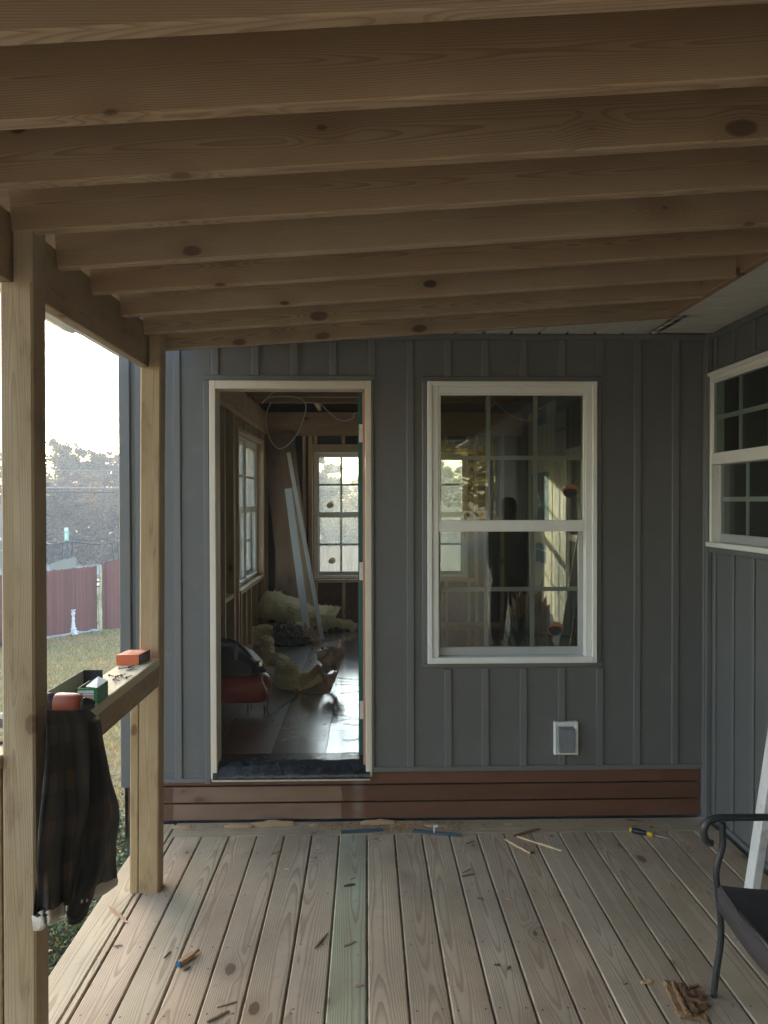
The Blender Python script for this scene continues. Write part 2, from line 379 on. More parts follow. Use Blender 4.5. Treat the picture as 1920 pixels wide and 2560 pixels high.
# ---- posts and rail
post = thing('porch_post', 'nearer weathered timber porch post standing left of the jacket', 'post', (-.95, 2.155, 0))
b_ = MB()
def lean(mb, n0, k):
    for i in range(n0, len(mb.v)): mb.v[i].x += k*(mb.v[i].z)
board(b_, (-.955, 2.155, .0), (-.955, 2.155, 2.338), .089, .089, up=(0, 1, 0), ch=.006, tint=(1.0, .97, .92), nseg=8); board(b_, (-.9365, 2.155, 2.338), (-.9365, 2.155, 2.50), .052, .089, up=(0, 1, 0), ch=.003); lean(b_, 0, .003)
part('post_timber', b_, M_post, post)
b_ = MB(); board(b_, (-1.0205, 2.155, 0), (-1.0205, 2.155, 1.009), .036, .088, up=(0, 1, 0), ch=.004, tint=(1.1, 1.05, .92)); part('rail_support', b_, M_post, post)
post2 = thing('porch_post', 'farther porch post beside the sunroom corner with an orange box at its foot rail', 'post', (-.975, 3.46, 0))
post2['label'] = 'farther timber porch post carrying the wall end of the rail'
b_ = MB(); board(b_, (-.975, 3.4645, .0), (-.975, 3.4645, 2.338), .089, .089, up=(0, 1, 0), ch=.006, tint=(1.06, .98, .84), nseg=8, goff=(12.3, .01, .03)); board(b_, (-.9565, 3.4645, 2.338), (-.9565, 3.4645, 2.50), .052, .089, up=(0, 1, 0), ch=.003); lean(b_, 0, .010)
part('post_timber', b_, M_post, post2)
b_ = MB(); board(b_, (-1.0395, 3.4645, 0), (-1.0395, 3.4645, 1.010), .037, .088, up=(0, 1, 0), ch=.004, tint=(1.12, 1.03, .85), nseg=4); lean(b_, 0, .010); part('rail_support', b_, M_post, post2)
rail = thing('porch_rail', 'flat topped timber porch rail between the two posts', 'rail', (-.99, 2.8, 1.0))
CAP = 1.05
b_ = MB(); board(b_, (-.989, 2.202, CAP-.019), (-.989, 3.418, CAP-.019), .14, .037, ch=.004, tint=(1.3, 1.28, 1.15), nseg=4, goff=(4.1, .0, .03)); box(b_, -1.059, -1.0, 2.09, 2.200, CAP-.037, CAP, tint=(1.2, 1.15, 1)); part('cap_board', b_, M_cap, rail)
b_ = MB(); board(b_, (-.941, 2.202, CAP-.083), (-.941, 3.418, CAP-.083), .036, .088, ch=.004, tint=(1.0, .95, .85), nseg=2); part('under_rail', b_, M_post, rail)

# ---- windows
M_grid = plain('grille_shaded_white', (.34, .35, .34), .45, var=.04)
M_sash_shade = plain('shaded_sash', (.42, .43, .43), .5, var=.04)  # white lower sash greyed in its base colour, in place of shade
def window(parent, name, o, ux, n, w_, h_, cols, rows=2, fr=.055, stick=None, gl=None, depth=.09, label=None, lw_=None, check=.5):
    """double-hung window; o = lower outer corner, ux = along the wall, n = outward normal"""
    o = Vector(o); ux = Vector(ux); n = Vector(n); gl = gl or M_glass
    F = lambda a, b, c: tuple(o+ux*a+n*b+Vector((0, 0, 1))*c)
    def bx(mb, a0, a1, b0, b1, c0, c1, c_=.003, m=0):
        if c_: cbox(mb, a0, a1, b0, b1, c0, c1, c_, m=m, fn=F)
        else: box(mb, a0, a1, b0, b1, c0, c1, m=m, fn=F)
    f = MB()
    bx(f, 0, fr*.42, -depth, .030, 0, h_); bx(f, w_-fr*.42, w_, -depth, .030, 0, h_)
    bx(f, fr*.42, w_-fr*.42, -depth, .030, h_-fr*.42, h_); bx(f, fr*.42, w_-fr*.42, -depth, .034, 0, fr*.55)
    bx(f, fr*.421, fr, -depth+.005, .018, fr*.55, h_-fr*.42); bx(f, w_-fr, w_-fr*.421, -depth+.005, .018, fr*.55, h_-fr*.42)
    bx(f, fr, w_-fr, -depth+.005, .018, h_-fr, h_-fr*.421)
    win = part(name, f, M_white, parent, label)
    mid = fr + (h_-2*fr)*check
    # upper sash outward, lower sash set back
    s = MB(); r = .012; d0, d1 = -.012, .012
    bx(s, fr, w_-fr, d0, .016, mid-.028, mid+.034); bx(s, fr, fr+r, d0, d1, mid+.034, h_-fr); bx(s, w_-fr-r, w_-fr, d0, d1, mid+.034, h_-fr); bx(s, fr+r, w_-fr-r, d0, d1, h_-fr-r, h_-fr)
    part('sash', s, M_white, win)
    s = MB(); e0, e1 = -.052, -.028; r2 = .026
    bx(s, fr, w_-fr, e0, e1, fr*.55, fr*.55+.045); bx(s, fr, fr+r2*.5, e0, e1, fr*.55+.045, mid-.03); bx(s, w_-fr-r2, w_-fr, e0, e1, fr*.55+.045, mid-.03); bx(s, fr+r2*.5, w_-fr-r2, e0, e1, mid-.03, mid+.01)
    part('sash', s, M_sash_shade, win)
    for (b, x0, x1, c0, c1) in ((0.0, fr+r, w_-fr-r, mid+.034, h_-fr-r), (-.040, fr+r2*.5, w_-fr-r2, fr*.55+.045, mid-.03)):
        p = MB()
        box(p, x0, x1, b-.0075, b-.0045, c0, c1, fn=F); box(p, x0, x1, b+.0045, b+.0075, c0, c1, fn=F)
        part('pane', p, gl, win)
        q = MB(); mw = .012
        for i in range(1, cols): xx = x0+(x1-x0)*i/cols; box(q, xx-mw, xx+mw, b-.0035, b+.0035, c0, c1, fn=F)
        for j in range(1, rows): zz = c0+(c1-c0)*j/rows; box(q, x0, x1, b-.0025, b+.0025, zz-mw, zz+mw, fn=F)
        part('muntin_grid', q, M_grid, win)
    for (a, c, b, ang) in (stick or []):
        for (mat, lo, hi, nm) in ((M_sto, .30, .97, 'sticker'),):
            q = MB(); N = 22; vs = []; top = []; bot = []
            for i in range(N):
                th = 2*math.pi*i/N; rr = .040*(1+.10*math.cos(2*(th-.6)))
                vs.append((a+rr*math.cos(th), c+rr*.95*math.sin(th)))
            k0 = [i for i in range(N)]
            ptsF = [F(x, b, z) for x, z in vs]; ptsB = [F(x, b-.0012, z) for x, z in vs]
            # lower part black, upper band orange: split along an arc
            q.add(ptsF+ptsB, [k0, [N+i for i in k0][::-1]]+[(i, (i+1) % N, N+(i+1) % N, N+i) for i in range(N)], m=0)
            arc = [(a+.038*math.cos(th), c-.001+.036*math.sin(th)*(1 if math.sin(th) < 0 else .42)) for th in [2*math.pi*i/N for i in range(N)]]
            q.add([F(x, b+.0006, z) for x, z in arc], [k0], m=1)
            part('sticker', q, [M_stp, M_stq] if ang else [M_sto, M_stk], win)
    return win
M_sto = plain('sticker_orange', (.27, .10, .05), .5, var=.15, bump=0)
def thin_film(name, c, tr):
    t = NT(name); a = t.n('ShaderNodeBsdfTransparent'); a.inputs[0].default_value = (.8, .78, .72, 1); m = t.n('ShaderNodeMixShader'); m.inputs[0].default_value = tr; t.b.inputs['Base Color'].default_value = (*c, 1); t.l(t.b.outputs[0], m.inputs[1]); t.l(a.outputs[0], m.inputs[2]); t.l(m.outputs[0], t.out.inputs[0]); return t.m
M_stp = thin_film('sticker_tan', (.55, .42, .32), .55); M_stq = thin_film('sticker_brown', (.30, .25, .2), .45)
M_stk = plain('sticker_black', (.012, .013, .014), .4, var=.8, scale=60, bump=0)

# ---- sunroom
room = thing('sunroom', 'sunroom in blue-grey board and batten siding with open doorway', 'building', (.3, W, 0))
dx0, dx1, dz0, dz1 = wx(526), wx(929), wz(1942), wz(953)            # rough doorway
mx0, mx1, mz0, mz1 = wx(1068), wx(1489), wz(1656), wz(955)
SB = wz(1925); SBl = wz(1948); ST = wz(836)
def wallgrid(mb, xs, zs, holes, d0, d1, fn, tint=(1, 1, 1)):
    """wall slab between depths d0 and d1 with rectangular holes, real reveals"""
    xa, xb, za, zb = xs[0], xs[-1], zs[0], zs[-1]
    xs = sorted(set(xs+[h[i] for h in holes for i in (0, 1) if xa < h[i] < xb])); zs = sorted(set(zs+[h[i] for h in holes for i in (2, 3) if za < h[i] < zb]))
    def solid(i, j):
        if i < 0 or j < 0 or i >= len(xs)-1 or j >= len(zs)-1: return False
        cx, cz = (xs[i]+xs[i+1])/2, (zs[j]+zs[j+1])/2
        return not any(h[0] < cx < h[1] and h[2] < cz < h[3] for h in holes)
    for i in range(len(xs)-1):
        for j in range(len(zs)-1):
            if not solid(i, j): continue
            a, b, c, d = xs[i], xs[i+1], zs[j], zs[j+1]
            def q(pts): mb.add([fn(*p) for p in pts], [(0, 1, 2, 3)], None, tint)
            q([(a, d0, c), (b, d0, c), (b, d0, d), (a, d0, d)]); q([(b, d1, c), (a, d1, c), (a, d1, d), (b, d1, d)])
            if not solid(i-1, j): q([(a, d1, c), (a, d0, c), (a, d0, d), (a, d1, d)])
            if not solid(i+1, j): q([(b, d0, c), (b, d1, c), (b, d1, d), (b, d0, d)])
            if not solid(i, j-1): q([(a, d1, c), (b, d1, c), (b, d0, c), (a, d0, c)])
            if not solid(i, j+1): q([(a, d0, d), (b, d0, d), (b, d1, d), (a, d1, d)])
I3 = lambda a, b, c: (a, b, c)
holes = [(dx0, dx1, 0, dz1), (mx0+.004, mx1-.004, mz0+.004, mz1-.004)]
s = MB(); wallgrid(s, [XL, XR-.002], [SB-.004, 2.70], holes, W, W+.012, I3); wallgrid(s, [XL, dx0], [SBl-.003, SB-.005], [], W, W+.012, I3)
SW = part('siding', s, M_side, room)
s = MB()
def batten(px, z0, z1, wd=.040):
    x = wx(px) if px > 5 else px
    board(s, (x, W-.007, z0), (x, W-.007, z1), wd, .013, up=(0, -1, 0), ch=.004)
zt = ST-.032
for px in (350, 445): batten(px, SBl+.02, 2.62)
for px in (541, 641, 738, 835, 931): batten(px, wz(939)+.001, 2.64)
for px in (1026, 1592, 1687): batten(px, SB+.026, zt)
for px in (1120, 1213, 1308, 1404, 1499): batten(px, SB+.026, wz(1672)); batten(px, wz(942)+.001, zt)
part('battens', s, M_trimg, room)
s = MB()
def hb(x0, x1, z0, z1, y0=W-.016, y1=W-.0005): cbox(s, x0, x1, y0, y1, z0, z1, .004)
hb(wx(931)+.0, XR-.03, SB-.002, SB+.026); hb(XL+.03, dx0-.034, SBl, SBl+.022)
hb(XL, XR-.03, ST-.030, ST, W-.018)
hb(wx(511), wx(935), wz(953), wz(940)); hb(wx(511)+.001, dx0-.0005, SBl-.002, wz(954), W-.019); hb(dx1+.0005, wx(935)-.001, SB+.0, wz(954), W-.019)
wt = .028
hb(mx0-wt, mx1+wt, mz1, mz1+wt); hb(mx0-wt, mx1+wt+.004, mz0-wt*.9, mz0); hb(mx0-wt, mx0-.001, mz0+.001, mz1-.001, W-.018); hb(mx1+.001, mx1+wt, mz0+.001, mz1-.001, W-.018)
cbox(s, XL-.012, XL+.048, W-.018, W+.0, SBl-.02, 2.66, .004); cbox(s, XL-.014, XL-.001, W, W+.06, SBl-.02, 2.66, .003)     # outside corner
hb(XR-.036, XR-.004, SB-.0, ST-.002, W-.020)
part('trim', s, M_trimg, room)
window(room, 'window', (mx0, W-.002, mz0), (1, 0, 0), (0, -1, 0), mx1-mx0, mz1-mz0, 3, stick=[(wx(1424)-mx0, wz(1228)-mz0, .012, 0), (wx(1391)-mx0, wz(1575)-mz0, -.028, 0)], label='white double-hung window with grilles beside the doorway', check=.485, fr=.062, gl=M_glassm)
# doorway lining, sill wrap
s = MB(); jw = .034
board(s, (dx0+jw/2, W+.045, wz(1938)), (dx0+jw/2, W+.045, dz1-.001), jw, .13, up=(0, 1, 0), ch=.003, nseg=3)
board(s, (dx1-jw/2, W+.045, wz(1932)), (dx1-jw/2, W+.045, dz1-.001), jw, .13, up=(0, 1, 0), ch=.003, nseg=3)
board(s, (dx0+jw+.001, W+.045, dz1-.0225), (dx1-jw-.001, W+.045, dz1-.0225), .13, .044, ch=.003)
board(s, (dx1-jw-.007, W+.035, wz(1925)), (dx1-jw-.007, W+.035, dz1-.05), .013, .05, up=(0, 1, 0), tint=(.62, .34, .24))
part('door_frame', s, M_jamb, room)
s = MB(); random.seed(3)
rows_ = []; nxx = 26
for j, (y, z) in enumerate([(W-.030, wz(1938)), (W-.032, wz(1934)), (W-.022, wz(1925)), (W+.0, wz(1914)), (W+.03, FL+.012), (W+.08, FL+.010), (W+.16, FL+.004), (W+.20, FL+.003)]):
    for i in range(nxx):
        u = i/(nxx-1); x = dx0+.012+(dx1-dx0-.024)*u
        rows_.append((x, y-.012*max(0, noise.noise(Vector((u*5, j*.5, 1))))*(1 if 0 < j < 5 else 0), z+.010*noise.noise(Vector((u*9, j*.9, 0)))*(1 if 0 < j < 6 else .1)))
s.add(rows_, [(j*nxx+i, j*nxx+i+1, (j+1)*nxx+i+1, (j+1)*nxx+i) for j in range(7) for i in range(nxx-1)], smooth=True)
part('sill_membrane', s, plain('navy_membrane', (.014, .018, .024), .25, var=.3, scale=12, bump=.25, bs=40, spec=.6), room)
s = MB(); cbox(s, dx0+.008, dx1-.012, W-.034, W-.003, wz(1943), wz(1939), .001); box(s, dx0, dx1, W-.002, W+.16, wz(1939), wz(1922)+.006); part('sill_edge', s, plain('bare_aluminium', (.6, .6, .58), .35, .6), room)
M_bare = wood('bare_lap', (.27, .20, .155), (.15, .10, .075), ring=.006, contrast=.5, knots=.35, rough=.75, stain=.6)
# red lap boards under the sunroom
s = MB(); RB = .0; tops = [.100, .193, .318]; 
lapn = NT('red_lap_paint'); co = lapn.n('ShaderNodeTexCoord').outputs['Object']; ti = lapn.attr('tint').outputs['Color']
na = lapn.noise(lapn.vmul(co, (1, 1, 6)), 3, 5, .6); nb = lapn.noise(lapn.vmul(co, (1, 1, 14)), 8, 4, .6)
cc = lapn.mix(lapn.mapr(na.outputs[0], .3, .7), (.145, .060, .032), (.105, .044, .026)); cc = lapn.mix(lapn.mapr(nb.outputs[0], .6, .75, 0, .3), cc, (.20, .10, .075))
sx = lapn.n('ShaderNodeSeparateXYZ'); lapn.l(co, sx.inputs[0]); X_, Y_, Z_ = sx.outputs      # object origin x=.3
sm = lapn.math('MULTIPLY', lapn.mapr(lapn.math('ABSOLUTE', lapn.math('ADD', X_, .35+.0)), 0, .05, 1, 0, True), lapn.mapr(na.outputs[0], .25, .7, .2, 1))
cc = lapn.mix(lapn.math('MULTIPLY', sm, .5), cc, (.36, .30, .28)); lapn.bump(nb.outputs[0], .2, .002)
M_red = lapn.fin(lapn.mix(1.0, cc, ti, 'MULTIPLY'), .55, spec=.3)
zz = [(.012, .095), (.108, .189), (.202, SB+.02)]
for i, (a, b) in enumerate(zz):
    x0, x1 = XL+.02, XR-.034
    vs = [(x0, W+.002, a), (x1, W+.002, a), (x1, W+.012, b), (x0, W+.012, b), (x0, W+.05, a), (x1, W+.05, a), (x1, W+.05, b), (x0, W+.05, b)]
    s.add(vs, [(0, 1, 2, 3), (0, 4, 5, 1), (1, 5, 6, 2), (0, 3, 7, 4), (3, 2, 6, 7)], None, [(1, 1, 1), (.85, .83, .8), (1.05, 1.05, 1.05)][i])
part('skirt_boards', s, M_red, room, 'red painted lap boards below the siding')
s = MB(); xa, xb = wx(428), wx(853)
for i, (a, b) in enumerate(zz[:2]):
    vs = [(xa, W+.0012, a+.002), (xb+.004*i, W+.0012, a+.001), (xb-.006, W+.0105, b-.001), (xa+.004, W+.0105, b-.001)]
    s.add(vs, [(0, 1, 2, 3)], [(q[0]+i*7, q[2], .02) for q in vs], (.92, .78, .70))
part('bare_patch', s, M_bare, room, 'unpainted knotty patch in the red lap boards')
s = MB(); box(s, XL, XR-.06, W+.05, W+.15, -1.2, FL-.03); box(s, XR-.06, XR-.001, W+.10, W+.15, -.2, FL); part('rim', s, M_dark, room)
# inner shell
YB = 8.90; XI = -1.215
s = MB()
lh = (6.86, 8.44, .955, 2.37); bh = (-.612, 1.18, .857, 2.325)
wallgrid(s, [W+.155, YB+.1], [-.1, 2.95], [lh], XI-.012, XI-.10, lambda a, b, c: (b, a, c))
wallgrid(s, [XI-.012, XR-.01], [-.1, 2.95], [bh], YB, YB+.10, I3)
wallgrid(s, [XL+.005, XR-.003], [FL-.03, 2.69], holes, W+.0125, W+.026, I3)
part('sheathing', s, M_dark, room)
s = MB(); wallgrid(s, [W+.0125, YB+.11], [-.1, 2.72], [lh], XI-.101, XL, lambda a, b, c: (b, a, c)); wallgrid(s, [XL, XR], [-.2, 2.95], [bh], YB+.101, YB+.115, I3); part('outer_siding', s, M_side, room)
t = NT('reddish_osb'); co = t.n('ShaderNodeTexCoord').outputs['Object']; v = t.n('ShaderNodeTexVoronoi'); t.l(t.vmul(co, (1, 1, .6)), v.inputs['Vector']); v.inputs['Scale'].default_value = 30
t.fin(t.mix(t.mapr(v.outputs['Color'] if False else v.outputs['Distance'], 0, .6), (.20, .095, .05), (.12, .055, .035)), .75)
M_osb = t.m
for (a, b) in ((-.60, -.19), (-.18, .29), (.30, .62), (.63, 1.24)): s = MB(); box(s, a, b, YB-.012, YB-.001, FL, FL+.48, tint=(1, .9, .9)); part('osb_panel', s, M_osb, room)   # lower OSB seen between the studs
for (a, b) in ((5.2, 6.4), (6.41, 7.6), (7.61, 8.6)): s = MB(); box(s, XI-.011, XI-.002, a, b, FL, .93); part('osb_panel', s, M_osb, room)
def stud(x0, x1, y0, y1, z0, z1, tint=(1, 1, 1), mat=None, nm='stud'):
    q = MB(); cbox(q, x0, x1, y0, y1, z0, z1, .002, tint); return part(nm, q, mat or M_stud, room)
random.seed(9)
def rt(): a = random.uniform(.8, 1.15); return (a, a*random.uniform(.92, 1), a*random.uniform(.85, 1))
# left wall framing (depth toward the room from XI-.01 to XI+.08)
for y in (4.9, 5.3, 5.72, 6.14, 6.55, 6.60, 6.80, 8.45, 8.50, 8.78): stud(XI, XI+.089, y, y+.038, FL+.04, 2.50, rt())
for y in (6.96, 7.25, 7.55, 7.95, 8.3): stud(XI, XI+.085, y, y+.036, FL+.04, .912, rt()); stud(XI, XI+.085, y, y+.036, 2.415, 2.50, rt())
stud(XI, XI+.10, 6.84, 8.44, .915, .95, rt(), nm='sill_plate'); stud(XI, XI+.089, 6.84, 8.44, 2.375, 2.412, rt(), nm='window_header'); stud(XI, XI+.089, 4.4, 8.88, FL, FL+.036, rt(), nm='floor_plate')
stud(XI, XI+.089, 6.18, 6.54, .93, .965, rt(), nm='blocking')
stud(XI-.005, XI+.075, 4.35, 8.89, 2.54, 2.77, (1.05, .95, .85), M_raft, 'wall_beam'); stud(XI, XI+.089, 4.4, 8.88, 2.502, 2.538, rt(), nm='top_plate')
# back wall framing
for x in (-1.05, -.86, -.73, 1.25, 1.55): stud(x, x+.038, YB-.089, YB-.002, FL+.04, 2.50, rt())
stud(-.665, -.617, YB-.09, YB-.002, FL+.04, 2.50, rt())
for x in (-.60, -.28, .10, .50, .9, 1.16): stud(x, x+.036, YB-.087, YB-.014, FL+.04, .815, rt()); stud(x, x+.036, YB-.087, YB-.002, 2.405, 2.50, rt())
stud(-.615, 1.24, YB-.095, YB-.002, .817, .852, rt(), nm='sill_plate'); stud(-.615, 1.24, YB-.089, YB-.002, 2.335, 2.402, rt(), nm='window_header'); stud(-1.2, 1.8, YB-.091, YB-.015, FL, FL+.036, rt(), nm='floor_plate')
stud(-1.135, 1.8, YB-.12, YB-.045, 2.50, 2.765, (1.1, .95, .85), M_raft, 'wall_beam')
# ceiling joists and dark roof above
for i, y in enumerate((4.45, 4.86, 5.27, 5.68, 6.09, 6.5, 6.93, 7.36, 7.80)): stud(-1.13, 1.84, y, y+.038, 2.745, 2.90, (1.0, .88, .8), M_raft, 'ceiling_joist')
for x in (-.55, .1, .75, 1.35): stud(x, x+.036, 7.84, 8.78, 2.78, 2.95, rt(), nm='ceiling_joist')
s = MB(); box(s, XL-.01, XR, W+.03, YB+.12, 2.953, 3.0); part('roof_deck', s, M_dark, room)
s = MB(); box(s, XL-.25, XL-.01, W-.02, YB+.3, 2.66, 2.78); part('eave', s, M_white, room)
# twin windows at the back, pair in the left wall
wb = (bh[1]-bh[0])/2
window(room, 'window', (bh[0], YB+.03, bh[2]), (1, 0, 0), (0, -1, 0), wb-.002, bh[3]-bh[2], 3, gl=M_glassd, stick=[(.19, .85, .012, 1), (.21, .20, -.028, 1)], label='dusty white back window seen through the doorway')
window(room, 'window', (bh[0]+wb+.002, YB+.03, bh[2]), (1, 0, 0), (0, -1, 0), wb-.002, bh[3]-bh[2], 3, gl=M_glassd)
wl = (lh[1]-lh[0])/2
window(room, 'window', (XI-.01, lh[0], lh[2]), (0, 1, 0), (1, 0, 0), wl-.002, lh[3]-lh[2], 2, gl=M_glassd)
window(room, 'window', (XI-.01, lh[0]+wl+.002, lh[2]), (0, 1, 0), (1, 0, 0), wl-.002, lh[3]-lh[2], 2, gl=M_glassd)
# floor: coated subfloor sheets
t = NT('coated_subfloor'); co = t.n('ShaderNodeTexCoord').outputs['Object']; ti = t.attr('tint').outputs['Color']
n1 = t.noise(co, 2.5, 5, .65); n2 = t.noise(t.vmul(co, (1.2, .7, 1)), 38, 4, .65, 1.0); n3 = t.noise(co, 11, 5, .7)
c = t.mix(t.mapr(n1.outputs[0], .3, .7), (.060, .048, .038), (.10, .08, .062)); c = t.mix(t.mapr(n3.outputs[0], .55, .72, 0, .5), c, (.16, .13, .10))
t.bump(n2.outputs[0], .12, .003); sr = t.n('ShaderNodeSeparateColor'); t.l(ti, sr.inputs[0])
t.fin(c, t.math('ADD', t.math('MULTIPLY', sr.outputs[0], .30), t.mapr(n3.outputs[0], .3, .8, .0, .14)), spec=.95); t.b.inputs['Coat Weight'].default_value = 1.0; t.b.inputs['Coat IOR'].default_value = 1.75; t.l(t.math('ADD', t.math('MULTIPLY', sr.outputs[0], .28), .05), t.b.inputs['Coat Roughness']); M_floor = t.m
s = MB(); xe = [-1.22, -.475+.0, .02, 1.0, 1.85]; 
def px_at(px, py): return PZ(px, py, FL).x
ss = [(-1.22, -.875, 1.1), (-.872, -.552, 1.0), (-.549, -.237, .62), (-.234, .085, .24), (.088, 1.08, .24), (1.083, 1.88, .5)]
for (a, b, rr) in ss:
    y = W+.155; yy = [y, 4.81, 5.40, 6.03, 6.67, 7.25, 7.85, 8.45, 8.885] if a > -.3 else [y, 4.6, 5.2, 5.8, 6.4, 7.0, 7.6, 8.2, 8.885]
    for i in range(len(yy)-1):
        q = rr*random.uniform(.85, 1.1); box(s, a, b, yy[i]+.0015, yy[i+1]-.0015, FL-.02, FL+random.uniform(-.0006, .0006), tint=(q, q, q))
part('floor', s, M_floor, room)
s = MB(); box(s, -1.22, 1.85, W+.155, YB, FL-.06, FL-.021); part('subfloor_gap', s, plain('pale_joint', (.45, .42, .36), .8), room)
# open door swung inward, edge on, hinges
s = MB(); dxx = dx1-jw-.010; cbox(s, dxx-.030, dxx-.003, W+.13, W+.93, FL+.012, dz1-.05, .002)
door = part('door', s, plain('teal_door', (.010, .085, .080), .45, var=.08, scale=4), room, 'teal edged door swung open into the room')
M_hinge = plain('hinge_primer', (.62, .60, .56), .4, .2, dirt=((.2, .15, .1), .4))
for zc in (wz(1078), wz(1432), wz(1788)): s = MB(); cbox(s, dxx-.024, dxx+.010, W+.122, W+.128, zc-.05, zc+.05, .002); s.build('hinge', M_hinge, door)

# ---- house on the right, its soffit
house = thing('house', 'main house wall in blue-grey siding with white framed window right of the deck', 'house', (XR, 1.5, 0))
YE = -1.2
hw = (3.20, 4.158, 1.495, 2.435)
s = MB(); HF = lambda a, b, c: (XR+b, a, c)
wallgrid(s, [YE, W+.0], [.02, 2.72], [(hw[0]+.004, hw[1]-.004, hw[2]+.004, hw[3]-.004)], 0, .012, HF); part('siding', s, M_side, house)
s = MB(); y = W-.09; k = 0
while y > YE:
    if hw[0]-.03 < y < hw[1]+.03:
        board(s, (XR-.006, y, .05), (XR-.006, y, hw[2]-.032), .03, .012, up=(-1, 0, 0), ch=.004); board(s, (XR-.006, y, hw[3]+.03), (XR-.006, y, 2.64), .03, .012, up=(-1, 0, 0), ch=.004)
    else: board(s, (XR-.006, y, .05), (XR-.006, y, 2.64), .03, .012, up=(-1, 0, 0), ch=.004)
    y -= .205
part('battens', s, M_trimg, house)
s = MB(); cbox(s, XR-.030, XR, W-.045, W-.022, .0, 2.66, .004); cbox(s, XR-.016, XR, YE, W-.05, .022, .045, .003)
cbox(s, XR-.018, XR, hw[0]-.03, hw[1], hw[2]-.030, hw[2], .004); cbox(s, XR-.020, XR, YE, W-.05, 2.615, 2.645, .004)
part('trim', s, M_trimg, house)
window(house, 'window', (XR+.002, hw[1], hw[2]), (0, -1, 0), (-1, 0, 0), hw[1]-hw[0], hw[3]-hw[2], 3, fr=.048, label='white double-hung window in the house wall, dark inside', check=.50, depth=.06)
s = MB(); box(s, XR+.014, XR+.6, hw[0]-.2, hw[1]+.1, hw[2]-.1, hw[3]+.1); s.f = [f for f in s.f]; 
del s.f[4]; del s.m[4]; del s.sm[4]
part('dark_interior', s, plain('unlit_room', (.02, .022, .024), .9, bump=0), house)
s = MB(); wallgrid(s, [YE, W-.01], [-1.2, 3.6], [(hw[0]-.19, hw[1]+.02, hw[2]-.09, hw[3]+.09)], .0125, .10, HF); box(s, XR-.01, XR+.1, W+.155, YB+.1, -.3, 3.6); part('wall_core', s, plain('house_wrap', (.10, .10, .10), .8), house)
s = MB()                                                            # ribbed white soffit
SZ = 2.652
def rib(a0, a1, b0, b1, along_y):
    n_ = 3
    prof = [(0, 0), (.70, 0), (.73, .018), (.81, .018), (.84, 0), (1, 0)]
    if along_y:
        vs = [(a0+(a1-a0)*u, y, SZ+h) for y in (b0, b1) for u, h in prof]
    else:
        vs = [(x, b0+(b1-b0)*u, SZ+h) for x in (a0, a1) for u, h in prof]
    m_ = len(prof); s.add(vs, [(i, i+1, m_+i+1, m_+i) for i in range(m_-1)])
x = -1.0
while x < 1.50: rib(x, x+.152, 3.742, W-.001, True); x += .152
y = -4.8
while y < W-.05: rib(1.52, XR-.001, y, y+.1015, False); y += .1015
cbox(s, -1.0, 1.5, 3.73, 3.742, SZ-.004, SZ+.05, .001)
part('soffit', s, plain('soffit_vinyl', (.62, .60, .56), .45, var=.03), house)
s = MB(); box(s, 1.512, 3.2, -5, YB+.3, SZ+.10, SZ+.9); box(s, -1.0, 1.511, 3.75, W+.02, SZ+.06, SZ+.30); part('roof_edge', s, M_dark, house)
# white lap-sided continuation of the house behind the viewer (seen in the window reflection)
s = MB(); z = 0.0
while z < 2.6:
    s.add([(XR-.016, YE, z), (XR-.016, -2.75, z), (XR-.002, -2.75, z+.20), (XR-.002, YE, z+.20), (XR-.002, YE, z), (XR-.002, -2.75, z)], [(0, 1, 2, 3), (0, 4, 5, 1)]); z += .2
box(s, XR+.0, XR+.1, -2.75, YE-.001, -1, 2.7)
part('lap_siding', s, plain('pale_lap_siding', (.40, .42, .44), .5, var=.03), house)
s = MB(); cbox(s, XR-.12, XR-.05, -2.75, -2.67, 0, 2.6, .012); part('downspout', s, M_white, house)

# white outlet box with grey flap
ol = thing('outlet_box', 'small white framed outdoor outlet with grey flap low on the sunroom wall', 'outlet', (wx(1413), W, wz(1840)))
a, b, c, d = wx(1383), wx(1442.5), wz(1884), wz(1803.5); s = MB(); f_ = .013
for (x0, x1, z0, z1) in ((a, a+f_, c, d), (b-f_*1.6, b, c, d), (a+f_, b-f_*1.6, d-f_*1.3, d), (a+f_, b-f_*1.6, c, c+f_)): cbox(s, x0, x1, W-.034, W-.001, z0, z1, .004)
box(s, a+.002, b-.002, W-.022, W-.002, c+.002, d-.002)
part('frame', s, M_white, ol)
s = MB(); a2, b2, c2, d2 = wx(1394), wx(1431), wz(1876), wz(1815)
s.add([(a2, W-.024, d2), (b2, W-.024, d2), (b2, W-.052, d2-.012), (a2, W-.052, d2-.012), (b2, W-.058, c2), (a2, W-.058, c2), (b2, W-.024, c2-.003), (a2, W-.024, c2-.003)],
      [(0, 1, 2, 3), (3, 2, 4, 5), (5, 4, 6, 7), (1, 6, 4, 2), (0, 3, 5, 7)])
part('flap', s, plain('grey_flap', (.17, .19, .21), .45), ol)
